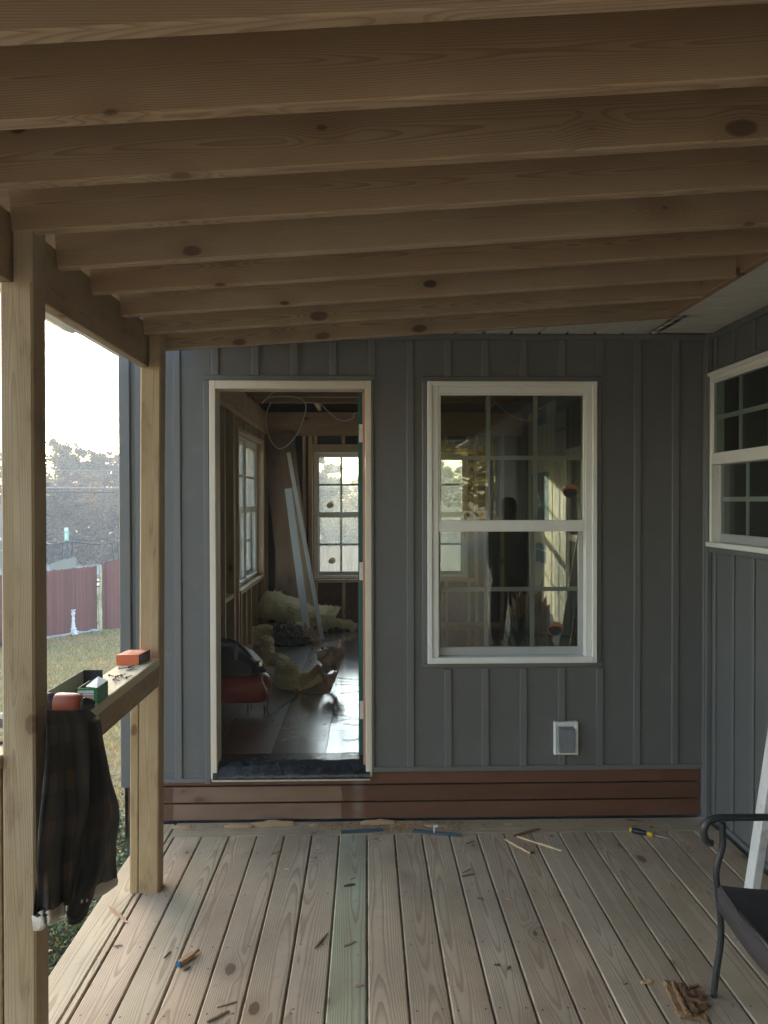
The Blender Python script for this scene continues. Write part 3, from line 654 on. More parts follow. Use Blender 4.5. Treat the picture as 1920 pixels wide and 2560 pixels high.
# ================================================================== OBJECTS ON THE RAIL
random.seed(21)
def text_part(name, body, M, size, mat, parent, ext=.0004):
    cu = bpy.data.curves.new(name, 'FONT'); cu.body = body; cu.size = size; cu.extrude = ext; cu.align_x = 'CENTER'; cu.align_y = 'CENTER'
    tmp = bpy.data.objects.new('tmp', cu); C.objects.link(tmp); bpy.context.view_layer.update()
    me = bpy.data.meshes.new_from_object(tmp.evaluated_get(bpy.context.evaluated_depsgraph_get())); bpy.data.objects.remove(tmp)
    o0 = Vector(parent['_o'])
    for v in me.vertices: v.co = (M @ v.co) - o0
    me.materials.clear(); me.materials.append(mat); o = bpy.data.objects.new(name, me); C.objects.link(o); o['_o'] = tuple(o0); o.parent = parent; return o
def frame_M(o, x, y):
    x = Vector(x).normalized(); y = Vector(y).normalized(); z = x.cross(y)
    return Matrix(((x.x, y.x, z.x, o[0]), (x.y, y.y, z.y, o[1]), (x.z, y.z, z.z, o[2]), (0, 0, 0, 1)))
M_org = plain('orange_carton', (.62, .135, .045), .5, var=.06, scale=20, bump=.05)
M_cardw = plain('white_card', (.62, .62, .62), .6, var=.06)
M_cardd = plain('black_card', (.025, .025, .028), .6)
M_lilac = plain('printed_grey_side', (.12, .11, .15), .55, var=.3, scale=90, bump=0)
M_green = plain('green_carton', (.02, .20, .06), .45, var=.05)
M_ink = plain('ink_black', (.02, .02, .02), .6, bump=0); M_inkr = plain('ink_red', (.5, .05, .03), .6, bump=0); M_inkw = plain('ink_white', (.75, .74, .70), .6, bump=0)
# orange carton
ob = thing('screw_box', 'closed orange carton on the rail against the farther post', 'box', (-1.0, 3.32, CAP))
A = math.atan2(-.02, .11)
def obf(x, y, z): return (-1.06+x+.13*(y), 3.268+y+.05*x, CAP+z)
s = MB(); box(s, 0, .093, 0, .118, .0005, .044, fn=obf); s.m = [0, 0, 0, 0, 0, 1]
part('carton', s, [M_org, M_lilac], ob)
s = MB(); box(s, -.0006, .0936, -.0006, .030, .0405, .0448, fn=obf); box(s, .008, .03, .04, .10, .0442, .0446, fn=obf, m=1); box(s, .045, .085, .05, .085, .0442, .0446, fn=obf, m=1)
part('lid_flap', s, [M_org, plain('faded_orange_print', (.70, .34, .24), .6)], ob)
s = MB()
for i in range(4): box(s, .0932, .0935, .012+i*.001, .10-i*.01, .008+i*.008, .0105+i*.008, fn=obf)
part('side_print', s, plain('pale_print', (.35, .33, .38), .6), ob)
# green carton
gb = thing('screw_carton', 'open green screw carton with a white flap, in the middle of the rail', 'box', (-.95, 2.68, CAP))
x0, x1, y0, y1, h_ = -.985, -.919, 2.630, 2.742, .058
s = MB(); e = .0014
box(s, x0, x1, y0, y1, CAP+.0005, CAP+.002); box(s, x0, x1, y0, y0+e, CAP+.002, CAP+h_); box(s, x0, x1, y1-e, y1, CAP+.002, CAP+h_); box(s, x0, x0+e, y0+e, y1-e, CAP+.002, CAP+h_); box(s, x1-e, x1, y0+e, y1-e, CAP+.002, CAP+h_)
part('carton', s, M_green, gb)
s = MB(); s.add([(x1-e, y0+.002, CAP+h_), (x1-e, y1-.002, CAP+h_), (x1-.036, y1+.004, CAP+h_+.013), (x1-.040, y0+.005, CAP+h_+.004)], [(0, 1, 2, 3)]); s.add([(x1-e, y0+.002, CAP+h_+.001), (x1-e, y1-.002, CAP+h_+.001), (x1-.036, y1+.004, CAP+h_+.0142), (x1-.040, y0+.005, CAP+h_+.0052)], [(0, 1, 2, 3)])
part('flap', s, plain('white_card_bright', (.85, .85, .82), .5, bump=0), gb)
s = MB(); box(s, x0+.001, x1-.011, y0-.0006, y0-.0001, CAP+.006, CAP+.050, m=0); box(s, x0+.001, x1-.011, y0-.0010, y0-.0007, CAP+.0295, CAP+.0335, m=1); box(s, x0+.001, x1-.011, y0-.0010, y0-.0007, CAP+.0235, CAP+.0265, m=1); box(s, x0+.001, x1-.011, y0-.0010, y0-.0007, CAP+.006, CAP+.0145, m=2)
lab = part('label', s, [M_inkw, M_inkr, M_lilac], gb)
text_part('label_lettering', '#6 Assort x 1-1/4 Long', frame_M(((x0+x1)/2-.004, y0-.0012, CAP+.040), (1, 0, 0), (0, 0, 1)), .0062, M_ink, lab)
s = MB()
for i in range(26):
    a = random.uniform(0, 6.28); p = Vector((random.uniform(x0+.012, x1-.012), random.uniform(y0+.012, y1-.012), CAP+.006+.03*random.random())); d = Vector((math.cos(a), math.sin(a), random.uniform(-.2, .2)))*.010
    tube(s, [p-d, p+d], .0016, 5)
s.build('screw_pile', plain('black_phosphate', (.03, .03, .035), .4, .7), gb)
# long open tray
tr = thing('open_carton', 'long open carton with white inside and black end, on the rail behind the nearer post', 'box', (-1.02, 2.6, CAP))
x0, x1, y0, y1, h_ = -1.056, -.988, 2.36, 2.878, .066
s = MB(); box(s, x0, x1, y0, y1, CAP+.0005, CAP+.002, m=1); box(s, x0, x0+e, y0, y1, CAP+.002, CAP+h_, m=0); box(s, x1-e, x1, y0, y1-.06, CAP+.002, CAP+.014, m=0); box(s, x0+e, x1+.004, y1-e, y1, CAP+.002, CAP+h_+.001, m=1); box(s, x0+e, x1, y0, y0+e, CAP+.002, CAP+.05, m=0)
part('tray', s, [M_cardw, M_cardd], tr)
s = MB(); box(s, x0+.006, x1-.004, 2.5, 2.86, CAP+.0022, CAP+.013); part('insert', s, plain('tan_card', (.40, .20, .09), .5), tr)
# loose screws
M_scr = plain('black_screw', (.035, .033, .035), .35, .8); M_scs = plain('bright_screw', (.35, .35, .38), .3, .9)
def screw_mesh(L, r, m):
    s = MB(); tube(s, [(0, 0, 0), (L*.1, 0, 0)], r*1.1, 8); n = 26; pts = []; rs = []
    for i in range(n): u = i/(n-1); pts.append((L*(.1+.88*u), 0, 0)); rs.append(r*(1.15 if i % 2 else .75)*(1 if u < .86 else max(.15, (1-u)/.14)))
    tube(s, pts, rs, 8); lathe(s, [(0.0002, 0), (r*2.5, 0), (r*2.6, .0006), (r*1.1, r*2.4)], (0, 0, 0), 10, M=Matrix.Rotation(math.pi/2, 3, 'Y')); return s
PX0 = [(297, 1671, 345, 1667, 0), (316, 1676, 348, 1672, 1), (322, 1668, 337, 1663, 0), (273, 1688, 287, 1691, 0), (289, 1692, 305, 1688, 0), (301, 1688, 316, 1684, 0), (287, 1697, 300, 1702, 0), (284, 1699, 290, 1708, 0), (304, 1690, 313, 1697, 0), (316, 1694, 330, 1687, 0), (294, 1690, 300, 1697, 0), (324, 1675, 338, 1668, 1)]
scl = screw_mesh(.05, .0019, 0); base_s = None
lbl = ['long dark screw nearest the orange carton', 'long bright screw just below the longest dark one', 'short dark screw under the edge of the orange carton', 'dark screw closest to the green carton, off to the left', 'dark screw in the middle of the loose heap', 'dark screw pointing from the heap toward the farther post', 'dark screw at the near side of the heap', 'dark screw standing alone nearest the viewer', 'dark screw lying under the right side of the heap', 'dark screw apart from the heap by the inner rail edge', 'short dark screw crossing the heap', 'bright screw lying against the longest dark screw']
for i, (a, b, c, d, m) in enumerate(PX0):
    p, q = PZ(a, b, CAP+.0045), PZ(c, d, CAP+.0045); L = min(.06, max(.026, (q-p).length)); k = screw_mesh(L, .0018, m)
    o = k.build('screw', M_scs if m else M_scr, None, (0, 0, 0)); o.location = p; o.rotation_euler = (0, 0, math.atan2(q.y-p.y, q.x-p.x)); tag(o, lbl[i], 'screw', 'loose screws on the rail')
# cordless drill lying on its side, chuck toward the green carton
M_dro = plain('drill_orange', (.27, .052, .022), .45, var=.05, bump=.05); M_drb = plain('drill_black', (.018, .020, .022), .45, bump=.3, bs=150); M_drg = plain('drill_grey', (.09, .09, .085), .5)
dr = thing('cordless_drill', 'orange and black cordless drill lying on the jacket over the rail', 'drill', (-.92, 2.42, 1.10))
dM = Matrix.Rotation(R(-4), 3, 'Y') @ Matrix.Rotation(math.pi/2, 3, 'Y') @ Matrix.Rotation(0, 3, 'Z')
ax0 = PY(112, 1757, 2.40); ax1 = PY(252, 1762, 2.40); ux = (ax1-ax0).normalized(); 
def dseg(mb, prof, m=0, n=20, sq=1.0):
    vs = []; u1 = ux; s1 = Vector((0, 1, 0)); t1 = u1.cross(s1)
    for h, r in prof:
        for j in range(n): a = 2*math.pi*j/n; ca, sa = math.cos(a), math.sin(a); vs.append(ax0+u1*h+s1*(r*math.copysign(abs(ca)**sq, ca))+t1*(r*math.copysign(abs(sa)**sq, sa)))
    k = len(prof); fs = [(i*n+j, i*n+(j+1) % n, (i+1)*n+(j+1) % n, (i+1)*n+j) for i in range(k-1) for j in range(n)]+[list(range(n))[::-1], [(k-1)*n+j for j in range(n)]]
    mb.add(vs, fs, None, (1, 1, 1), m, True)
s = MB(); dseg(s, [(.034, .030), (.038, .0315), (.095, .0315), (.110, .028), (.117, .021)], sq=.7); part('gear_housing', s, M_dro, dr)
s = MB(); dseg(s, [(-.055, .018), (-.05, .026), (-.01, .030), (.0335, .0305)], sq=.7); part('motor_housing', s, M_drg, dr)
s = MB(); dseg(s, [(.1175, .022), (.122, .0225), (.127, .021), (.1275, .019), (.135, .0195), (.1355, .0175), (.145, .017), (.146, .015), (.153, .010), (.154, .004)]); ch_ = part('chuck', s, M_drb, dr)
s = MB(); dseg(s, [(.1545, .0035), (.160, .0035), (.161, .0022), (.170, .0018)], n=8); part('bit', s, M_scs, ch_)
s = MB(); h0 = ax0+ux*.0; hd = Vector((-.45, -.45, -.25)).normalized()
board(s, h0+hd*.02, h0+hd*.10, .032, .040, up=(0, .3, 1), ch=.010); part('handle', s, M_drb, dr)
s = MB(); board(s, h0+hd*.10+Vector((-.03, .02, 0)), h0+hd*.10+Vector((.05, -.05, 0)), .06, .045, up=(0, 0, 1), ch=.010); part('battery', s, M_drb, dr)

# ---- jacket draped over the rail
jk = thing('jacket', 'dark plaid jacket with pale fleece lining draped over the porch rail', 'jacket', (-.9, 2.4, 1.05))
Lc = [(1768, 118, 216), (1792, 118, 244), (1827, 118, 254), (1894, 117, 267), (1951, 113, 279), (2009, 109, 297), (2044, 106, 300), (2105, 101, 291), (2150, 98, 290), (2190, 96, 293)]
def LRa(y):
    for i in range(len(Lc)-1):
        if Lc[i][0] <= y <= Lc[i+1][0]:
            k = (y-Lc[i][0])/(Lc[i+1][0]-Lc[i][0]); return [Lc[i][j]+(Lc[i+1][j]-Lc[i][j])*k for j in (1, 2)]
    return list(Lc[-1][1:]) if y > 2000 else list(Lc[0][1:])
s = MB(); NU, NV = 44, 60; vs = []; gs = []
def jpt(u, v, off=0.0):
    # v 0..1 down the hanging front; bottom hem slants
    ybot = 2301-(2301-2196)*u; y = 1776+(ybot-1776)*v; yq = min(y, 2190)
    l, r_ = LRa(yq); px = l+(r_-l)*u
    fold = .020*math.sin(u*13+1.2*math.sin(v*3))*min(1, v*2)+.012*noise.noise(Vector((u*4, v*2.5, 2)))+.012*math.sin(u*27+v*4)*v*v
    x = -.872+.055*math.sin(min(1, v*1.4)*math.pi*.7)*math.sin(u*math.pi*.9+.15)+fold*.8+off
    return PX(px, y, x)
for j in range(NV+1):
    v = j/NV
    for i in range(NU+1): u = i/NU; vs.append(jpt(u, v)); gs.append((u*.62, v*.72, 0))
nF = len(vs)
for j in range(NV+1):                                               # inner side of the front
    v = j/NV
    for i in range(NU+1):
        u = i/NU; p = jpt(u, v); e_ = max(.03, math.sin(math.pi*u))**.6; q = p.lerp(Vector((min(p.x-.008, -.893) if v > .05 else p.x-.012, p.y+.0, p.z)), e_); vs.append(q); gs.append((u*.62+3, v*.72, 0))
Wn = NU+1; fs = []; ms = []
for j in range(NV):
    for i in range(NU):
        a = j*Wn+i; fs.append((a, a+Wn, a+Wn+1, a+1)); a += nF; fs.append((a, a+1, a+Wn+1, a+Wn))
for j in range(NV): a = j*Wn; fs.append((a, a+nF, a+nF+Wn, a+Wn)); a = j*Wn+NU; fs.append((a, a+Wn, a+nF+Wn, a+nF))
for i in range(NU): a = NV*Wn+i; fs.append((a, a+nF, a+nF+1, a+1)); a = i; fs.append((a, a+1, a+nF+1, a+nF))
s.add(vs, fs, gs, smooth=True)
# over the cap and down the outer side
vs = []; gs = []; K = 14
for i in range(NU+1):
    u = i/NU; p = jpt(u, 0)
    path = [(p.x, p.z), (-.905, CAP+.018+.012*math.sin(u*9)), (-.93, CAP+.024+.01*math.sin(u*7+1)), (-.96, CAP+.020), (-1.0, CAP+.012), (-1.045, CAP+.008), (-1.068, CAP-.01), (-1.075, CAP-.10), (-1.08, CAP-.25), (-1.085, CAP-.42)]
    yy = 2.205+.32*u
    for k, (x, z) in enumerate(path): t_ = min(1, k/2); vs.append((x, p.y*(1-t_)+yy*t_, z if k else p.z)); gs.append((u*.62, -.03*k, 0))
n = 10; s.add(vs, [(i*n+k, i*n+k+1, (i+1)*n+k+1, (i+1)*n+k) for i in range(NU) for k in range(n-1)], gs, smooth=True)
tp = NT('dark_plaid_wool'); gc = tp.attr('gc').outputs['Vector']; sp_ = tp.n('ShaderNodeSeparateXYZ'); tp.l(gc, sp_.inputs[0])
def stripes(v, per, w0): return tp.mapr(tp.math('ABSOLUTE', tp.math('SUBTRACT', tp.math('FRACT', tp.math('DIVIDE', v, per)), .5)), w0-.03, w0+.03, 1, 0)
a = stripes(sp_.outputs[0], .155, .22); b = stripes(sp_.outputs[1], .17, .2)
nn = tp.noise(gc, 240, 3, .7); f = tp.math('ADD', tp.math('MULTIPLY', a, .5), tp.math('MULTIPLY', b, .35))
c = tp.ramp(f, [(0, (.007, .008, .011)), (.5, (.030, .023, .017)), (.85, (.070, .043, .028))]); c = tp.mix(tp.mapr(nn.outputs[0], .35, .7, 0, .3), c, (.03, .024, .02)); tp.bump(nn.outputs[0], .5, .003)
tp.b.inputs['Sheen Weight'].default_value = .1; M_plaid = tp.fin(c, .95, spec=.15)
part('body', s, M_plaid, jk)
tf = NT('fleece'); co = tf.n('ShaderNodeTexCoord').outputs['Object']; nn = tf.noise(co, 90, 4, .7); tf.bump(nn.outputs[0], .9, .006); M_fleece = tf.fin(tf.mix(nn.outputs[0], (.42, .38, .33), (.66, .62, .56)), .95, spec=.1)
s = MB()
for (u0, u1) in ((0.0, .33), (.62, 1.0)):
    vs = []; n_ = 14
    for i in range(n_+1):
        u = u0+(u1-u0)*i/n_; p = jpt(u, 1.0)
        dpt = .028+.012*math.sin(i*.9)*.3 if u0 == 0 else .030*(.55+.45*math.sin((i/n_)*2.6))
        for k, (dx, dz) in enumerate(((-.001, .012), (.004, -dpt*.4), (.0, -dpt), (-.014, -dpt), (-.018, .012))): vs.append((p.x+dx, p.y, p.z+dz))
    s.add(vs, [(i*5+k, i*5+k+1, (i+1)*5+k+1, (i+1)*5+k) for i in range(n_) for k in range(4)]+[[0, 1, 2, 3, 4][::-1], [n_*5+k for k in range(5)]], smooth=True)
part('fleece_lining', s, M_fleece, jk)
s = MB(); path = [PX(232, 1800, -.86), PX(238, 1850, -.845), PX(244, 1920, -.825), PX(247, 2000, -.80), PX(240, 2080, -.79), PX(228, 2160, -.79), PX(212, 2225, -.80), PX(200, 2262, -.805), PX(197, 2285, -.805)]
path = spline(path, 6); rs = []
for i in range(len(path)): u = i/(len(path)-1); rs.append((.028+.030*min(1, u*2.2))*(1-.22*max(0, u-.6)/.4)+.004*math.sin(u*31))
vs = []; gs = []; n = 22
for i, p in enumerate(path):
    for j in range(n): th = 2*math.pi*j/n; rr = rs[i]*(1+.10*noise.noise(Vector((math.cos(th)*1.5, math.sin(th)*1.5, i*.16)))); vs.append(p+Vector((.55*math.sin(th)*rr, math.cos(th)*rr*1.1, .12*math.cos(th)*rr))); gs.append((j/n*.34, i*.010+.05, 0))
s.add(vs, [(i*n+j, (i+1)*n+j, (i+1)*n+(j+1) % n, i*n+(j+1) % n) for i in range(len(path)-1) for j in range(n)]+[[(len(path)-1)*n+j for j in range(n)], list(range(n))], gs, smooth=True)
slv = part('sleeve', s, M_plaid, jk)
for (a, b) in ((206, 2253), (219, 2251)):
    s = MB(); p = PX(a, b, -.772); lathe(s, [(.001, -.003), (.0045, -.003), (.005, -.001), (.003, .001)], p, 12, M=Matrix.Rotation(math.pi/2, 3, 'Y')); s.build('cuff_snap', M_scs, slv)

# ================================================================== ON THE DECK
# armchair
M_iron = plain('dark_powder_coat', (.022, .025, .030), .45, var=.1, bump=.2, bs=500)
ch = thing('patio_chair', 'dark metal framed patio armchair with sling seat at the right edge of the deck', 'chair', (1.5, 2.38, 0))
cx = PZ(1803, 2520, 0).x
def leg(y, nm):
    s = MB(); pts = spline([(cx, y, .0), (cx+.012, y, .10), (cx+.026, y, .21), (cx+.024, y, .30), (cx+.013, y, .40), (cx+.010, y, .47), (cx+.030, y, .555), (cx+.030, y, .615), (cx+.030, y, .640)], 5); tube(s, pts, .0112, 12); part(nm, s, M_iron, ch)
leg(2.648, 'leg'); leg(2.10, 'leg')
for y in (2.648, 2.10):
    s = MB(); tube(s, spline([(cx+.50, y, .0), (cx+.47, y, .2), (cx+.46, y, .38), (cx+.48, y, .62), (cx+.55, y, .98)], 5), .0112, 12); part('leg', s, M_iron, ch)
    s = MB(); tube(s, spline([(cx-.006, y, .566), (cx-.026, y, .575), (cx-.036, y, .61), (cx-.022, y, .645), (cx+.010, y, .658), (cx+.06, y, .660), (cx+.25, y, .658), (cx+.40, y, .650), (cx+.49, y, .640)], 6), [.0128]*49, 12); part('armrest', s, M_iron, ch)
M_sling = plain('sling_fabric', (.030, .026, .030), .75, var=.3, scale=60, bump=.5, bs=900)
s = MB(); vs = []; n = 12
for k, off in enumerate((0, -.012)):
    for i in range(n+1):
        u = i/n; x = cx+.02+.46*u
        for j in range(7): v = j/6; vs.append((x, 2.11+.53*v, .415-.045*math.sin(v*math.pi)*.8-.02*math.sin(u*math.pi)+off))
fs = []
for k in (0, 1):
    b = k*(n+1)*7
    for i in range(n):
        for j in range(6): q = (b+i*7+j, b+i*7+j+1, b+(i+1)*7+j+1, b+(i+1)*7+j); fs.append(q if k else q[::-1])
b = (n+1)*7
for i in range(n): fs += [(i*7, (i+1)*7, b+(i+1)*7, b+i*7), (i*7+6, b+i*7+6, b+(i+1)*7+6, (i+1)*7+6)]
s.add(vs, fs, smooth=True)
vs = []                                                             # front apron of the seat
for j in range(13): v = j/12; y = 2.11+.53*v; dip = .036*math.sin(v*math.pi); vs += [(cx+.020, y, .417-dip), (cx+.008, y, .405-dip), (cx+.010, y, .330-dip*.9), (cx+.024, y, .318-dip*.9), (cx+.030, y, .330-dip*.9)]
s.add(vs, [(j*5+k, (j+1)*5+k, (j+1)*5+k+1, j*5+k+1) for j in range(12) for k in range(4)], smooth=True)
part('seat', s, M_sling, ch)
s = MB(); vs = []
for i in range(9):
    u = i/8; x = cx+.475+.075*u; z = .44+.52*u
    for j in range(7): v = j/6; vs.append((x+.05*math.sin(v*math.pi), 2.12+.51*v, z))
s.add(vs, [(i*7+j, i*7+j+1, (i+1)*7+j+1, (i+1)*7+j) for i in range(8) for j in range(6)], smooth=True); part('backrest', s, M_sling, ch)
s = MB(); tube(s, [(cx+.47, 2.11, .36), (cx+.47, 2.64, .36)], .010, 8); part('cross_bar', s, M_iron, ch); s = MB(); tube(s, [(cx+.022, 2.11, .385), (cx+.022, 2.64, .385)], .008, 8); part('cross_bar', s, M_iron, ch); s = MB(); tube(s, spline([(cx+.55, 2.10, .98), (cx+.57, 2.2, 1.0), (cx+.575, 2.37, 1.01), (cx+.57, 2.55, 1.0), (cx+.55, 2.648, .98)], 4), .0125, 10); part('top_bar', s, M_iron, ch)
ch.scale = (1, 1, .958)
# leaning board
M_chippy = plain('worn_white_paint', (.66, .66, .65), .55, var=.08, scale=12, dirt=((.22, .18, .14), .7))
s = MB(); p0 = Vector((1.530, 3.05, .001)); p1 = Vector((1.845, 3.075, 2.05)); board(s, p0, p1, .034, .062, up=(0, .1, 0)+() if False else (0, 1, .0), ch=.002, nseg=8)
o = s.build('leaning_board', M_chippy, None, tuple(p0)); tag(o, 'long white painted board with worn edges leaning by the chair', 'board')
# screwdriver
sd = thing('screwdriver', 'yellow and black screwdriver lying near the house end of the deck', 'screwdriver', tuple(PZ(1630, 2085, 0)))
p0 = PZ(1575, 2074, .016); p1 = PZ(1675, 2097, .006); d = (p1-p0).normalized(); L = (p1-p0).length
Mx = d.to_track_quat('Z', 'Y').to_matrix()
def lat(nm, prof, mat): s = MB(); lathe(s, [(r, h*L) for r, h in prof], p0, 16, M=Mx); return part(nm, s, mat, sd)
M_yel = plain('yellow_plastic', (.62, .42, .03), .35, bump=0)
lat('handle', [(.004, .05), (.0125, .051), (.0145, .12), (.0135, .25), (.0105, .38), (.0112, .42), (.004, .425)], plain('navy_grip', (.010, .013, .03), .5, bump=.3, bs=200))
lat('end_cap', [(.003, -.02), (.010, -.012), (.0135, .02), (.0130, .0505), (.003, .0506)], M_yel)
lat('collar', [(.006, .415), (.0125, .445), (.0125, .55), (.0095, .575), (.003, .576)], M_yel)
lat('shaft', [(.0026, .57), (.0026, .96), (.0035, .985), (.0008, 1.0)], M_scs)

# ---- debris: each sliver its own object
def sliver(a, b, wd, th, mat, lab, name='wood_sliver', grp='wood slivers on the deck', tint=(1, 1, 1), z=0.001, rag=.25, cat='wood scrap'):
    p, q = PZ(*a, z), PZ(*b, z); s = MB(); n = 7; L = (q-p).length; d = (q-p).normalized(); sd_ = Vector((-d.y, d.x, 0)); vs = []; gs = []
    go = random.uniform(0, 50)
    for i in range(n+1):
        u = i/n; e_ = min(1, .35+3*u, .35+3*(1-u)); k = wd*.5*e_*(1+random.uniform(-rag, rag)); hh = th*(.6+.4*e_)*(1+random.uniform(-rag, rag)); c_ = p+(q-p)*u+sd_*random.uniform(-rag, rag)*wd*.5
        for (x, y) in ((-1, 0), (1, 0), (.8, 1), (-.85, .9)): vs.append(c_+sd_*x*k+Vector((0, 0, y*hh))); gs.append((go+L*u, x*k, y*hh+.02))
    s.add(vs, [(i*4+k, i*4+(k+1) % 4, (i+1)*4+(k+1) % 4, (i+1)*4+k) for i in range(n) for k in range(4)]+[(3, 2, 1, 0), (n*4, n*4+1, n*4+2, n*4+3)], gs, tint)
    o = s.build(name, mat, None, tuple((p+q)/2)); return tag(o, lab, cat, grp)
DK = (.35, .3, .27); GR = (.75, .75, .72); LT = (1.7, 1.65, 1.55)
random.seed(31)
for a, b, wd, th, ti, lab in [
    ((273, 2268), (319, 2308), .016, .006, (1.3, 1.15, 1.1), 'long rough bark strip beyond the jacket near the deck edge'),
    ((283, 2366), (307, 2363), .007, .003, GR, 'short flat grey sliver on the narrow edge board'),
    ((410, 2396), (427, 2379), .004, .004, DK, 'thin dark sliver left of the blue-ended block'),
    ((458, 2428), (476, 2417), .007, .005, DK, 'dark stub just below the blue-ended block'),
    ((543, 2519), (593, 2505), .006, .004, (.8, .7, .6), 'straight brown sliver, farther of the crossing pair at the bottom'),
    ((518, 2557), (573, 2529), .009, .006, (.6, .5, .42), 'thick dark splinter, nearer of the crossing pair at the bottom'),
    ((676, 2136), (706, 2125), .016, .006, (1, .85, .75), 'chunky chip on the gap below the doorway'),
    ((712, 2172), (722, 2174), .007, .003, LT, 'tiny white chip below the doorway'),
    ((787, 2372), (819, 2333), .007, .005, (.75, .65, .55), 'slanting brown splinter left of the green board'),
    ((859, 2367), (890, 2354), .009, .004, (.95, .9, .8), 'pale splinter lying across the green board'),
    ((860, 2217), (888, 2212), .010, .008, DK, 'dark knot chunk on the green board'),
    ((876, 2200), (888, 2193), .004, .003, (.8, .8, .7), 'thin curl just above the dark knot chunk'),
    ((850, 2262), (859, 2260), .008, .004, LT, 'small white chip at the left of the green board'),
    ((885, 2468), (908, 2463), .008, .006, (1.3, 1.2, 1.0), 'forked pale chip at the near end of the green board'),
    ((1156, 2183), (1177, 2172), .006, .004, (1, .9, .75), 'upper sliver of the small V below the window'),
    ((1154, 2192), (1188, 2185), .006, .004, DK, 'lower dark sliver of the small V below the window'),
    ((1165, 2110), (1186, 2102), .006, .003, (.7, .6, .5), 'brown sliver left of the two pale sticks'),
    ((1194, 2246), (1209, 2251), .007, .006, DK, 'dark bug-like crumb right of the V of slivers'),
    ((1236, 2414), (1250, 2411), .014, .003, (.35, .5, .6), 'blue-grey paint chip in the right half of the deck'),
    ((1268, 2424), (1276, 2418), .007, .007, DK, 'dark crumb right of the blue-grey paint chip'),
    ((1263, 2244), (1278, 2250), .010, .004, (1.3, 1, .9), 'pinkish chip toward the right of the deck'),
    ((1554, 2461), (1569, 2459), .010, .006, (.8, .75, .7), 'grey chip left of the pale bark chip'),
    ((1601, 2458), (1634, 2454), .018, .006, (1.5, 1.3, 1.05), 'pale bark chip above the rotten chunk'),
    ((1293, 2093), (1404, 2128), .011, .009, LT, 'longer pale stick near the sunroom wall'),
    ((1261, 2099), (1326, 2135), .010, .008, LT, 'shorter pale stick near the sunroom wall'),
    ((1326, 2135), (1334, 2131), .010, .008, DK, 'dark broken tip beside the shorter pale stick'),
    ((1284, 2092), (1350, 2073), .016, .010, (.6, .5, .38), 'dark crumbly splinter behind the pale sticks'),
    ((1375, 2090), (1385, 2092), .007, .005, DK, 'dark crumb right of the pale sticks'),
    ((1562, 2050), (1608, 2054), .010, .004, (.45, .35, .25), 'brown scrap against the red boards behind the screwdriver'),
    ((1624, 2068), (1632, 2071), .012, .006, (.5, .4, .1), 'olive crumb just beyond the screwdriver')]:
    sliver(a, b, wd, th, M_chip, lab, tint=ti)
# block with blue end
bk = thing('wood_block', 'broken wood block with a blue painted end on the deck left of centre', 'wood scrap', tuple(PZ(470, 2390, 0)))
s = MB(); p, q = PZ(448, 2409, .009), PZ(497, 2375, .009); d = q-p; board(s, p, p+d*.7, .022, .018, ch=.002, tint=(1.25, .95, .75)); board(s, p+d*.70, q, .010, .010, ch=.003, tint=(.8, .6, .45)); part('wood', s, M_chip, bk)
s = MB(); board(s, p-d*.06, p-d*.001, .0225, .0185, ch=.002); part('painted_end', s, plain('blue_paint', (.03, .13, .25), .45), bk)
# rotten chunk at lower right
rc = thing('rotten_wood_chunk', 'splintered rotten wood chunk lying at the near right of the deck', 'wood scrap', tuple(PZ(1715, 2500, 0)))
random.seed(5)
def rotten(a, b, wd, th, z, ti): 
    s = MB(); p, q = PZ(*a, z+th/2), PZ(*b, z+th/2); board(s, p, q, wd, th, ch=th*.3, tint=tuple(x*.72 for x in ti), nseg=14, bow=.003)
    for v in s.v: v += Vector((noise.noise(v*45), noise.noise(v*50+Vector((5, 0, 0))), .6*noise.noise(v*80)))*.009
    return part('splinter', s, M_chip, rc)
rotten((1668, 2453), (1706, 2542), .026, .010, .001, (1.0, .82, .62)); rotten((1684, 2458), (1722, 2540), .016, .022, .001, (.8, .62, .46))
rotten((1700, 2462), (1738, 2530), .022, .016, .002, (.8, .55, .38)); rotten((1718, 2480), (1762, 2488), .03, .014, .001, (.6, .4, .28)); rotten((1722, 2498), (1766, 2506), .026, .020, .002, (.65, .42, .28))
rotten((1728, 2518), (1762, 2516), .020, .013, .001, (.7, .5, .35)); rotten((1712, 2535), (1768, 2545), .03, .008, .001, (.9, .65, .45)); rotten((1716, 2470), (1742, 2462), .014, .010, .001, (.8, .6, .42))
# strips at the ledger
M_blue = plain('blue_painted_strip', (.035, .085, .125), .5, var=.15, dirt=((.2, .16, .12), .3))
for a, b, lab in (((853, 2080), (957, 2074), 'straight blue painted strip lying across the top of the green board'), ((1032, 2077), (1152, 2087), 'blue painted strip right of the sawdust')):
    s = MB(); p, q = PZ(*a, .008), PZ(*b, .008); board(s, p, q, .014, .013, ch=.002, nseg=5, bow=.002); o = s.build('blue_strip', M_blue, None, tuple((p+q)/2)); tag(o, lab, 'wood scrap', 'blue strips by the wall')
s = MB(); p = PZ(1085, 2086, .0); cbox(s, p.x-.003, p.x+.003, p.y-.01, p.y+.01, .014, .046, .001); cbox(s, p.x+.0031, p.x+.020, p.y-.01, p.y+.01, .041, .046, .001); o = s.build('plastic_clip', plain('white_plastic', (.8, .8, .8), .4), None, tuple(p)); tag(o, 'small white plastic clip on the blue strip', 'clip')
M_foam = wood('crumbling_wood', (.50, .36, .22), (.30, .19, .11), ring=.003, contrast=.7, knots=0, rough=.85, stain=.7)
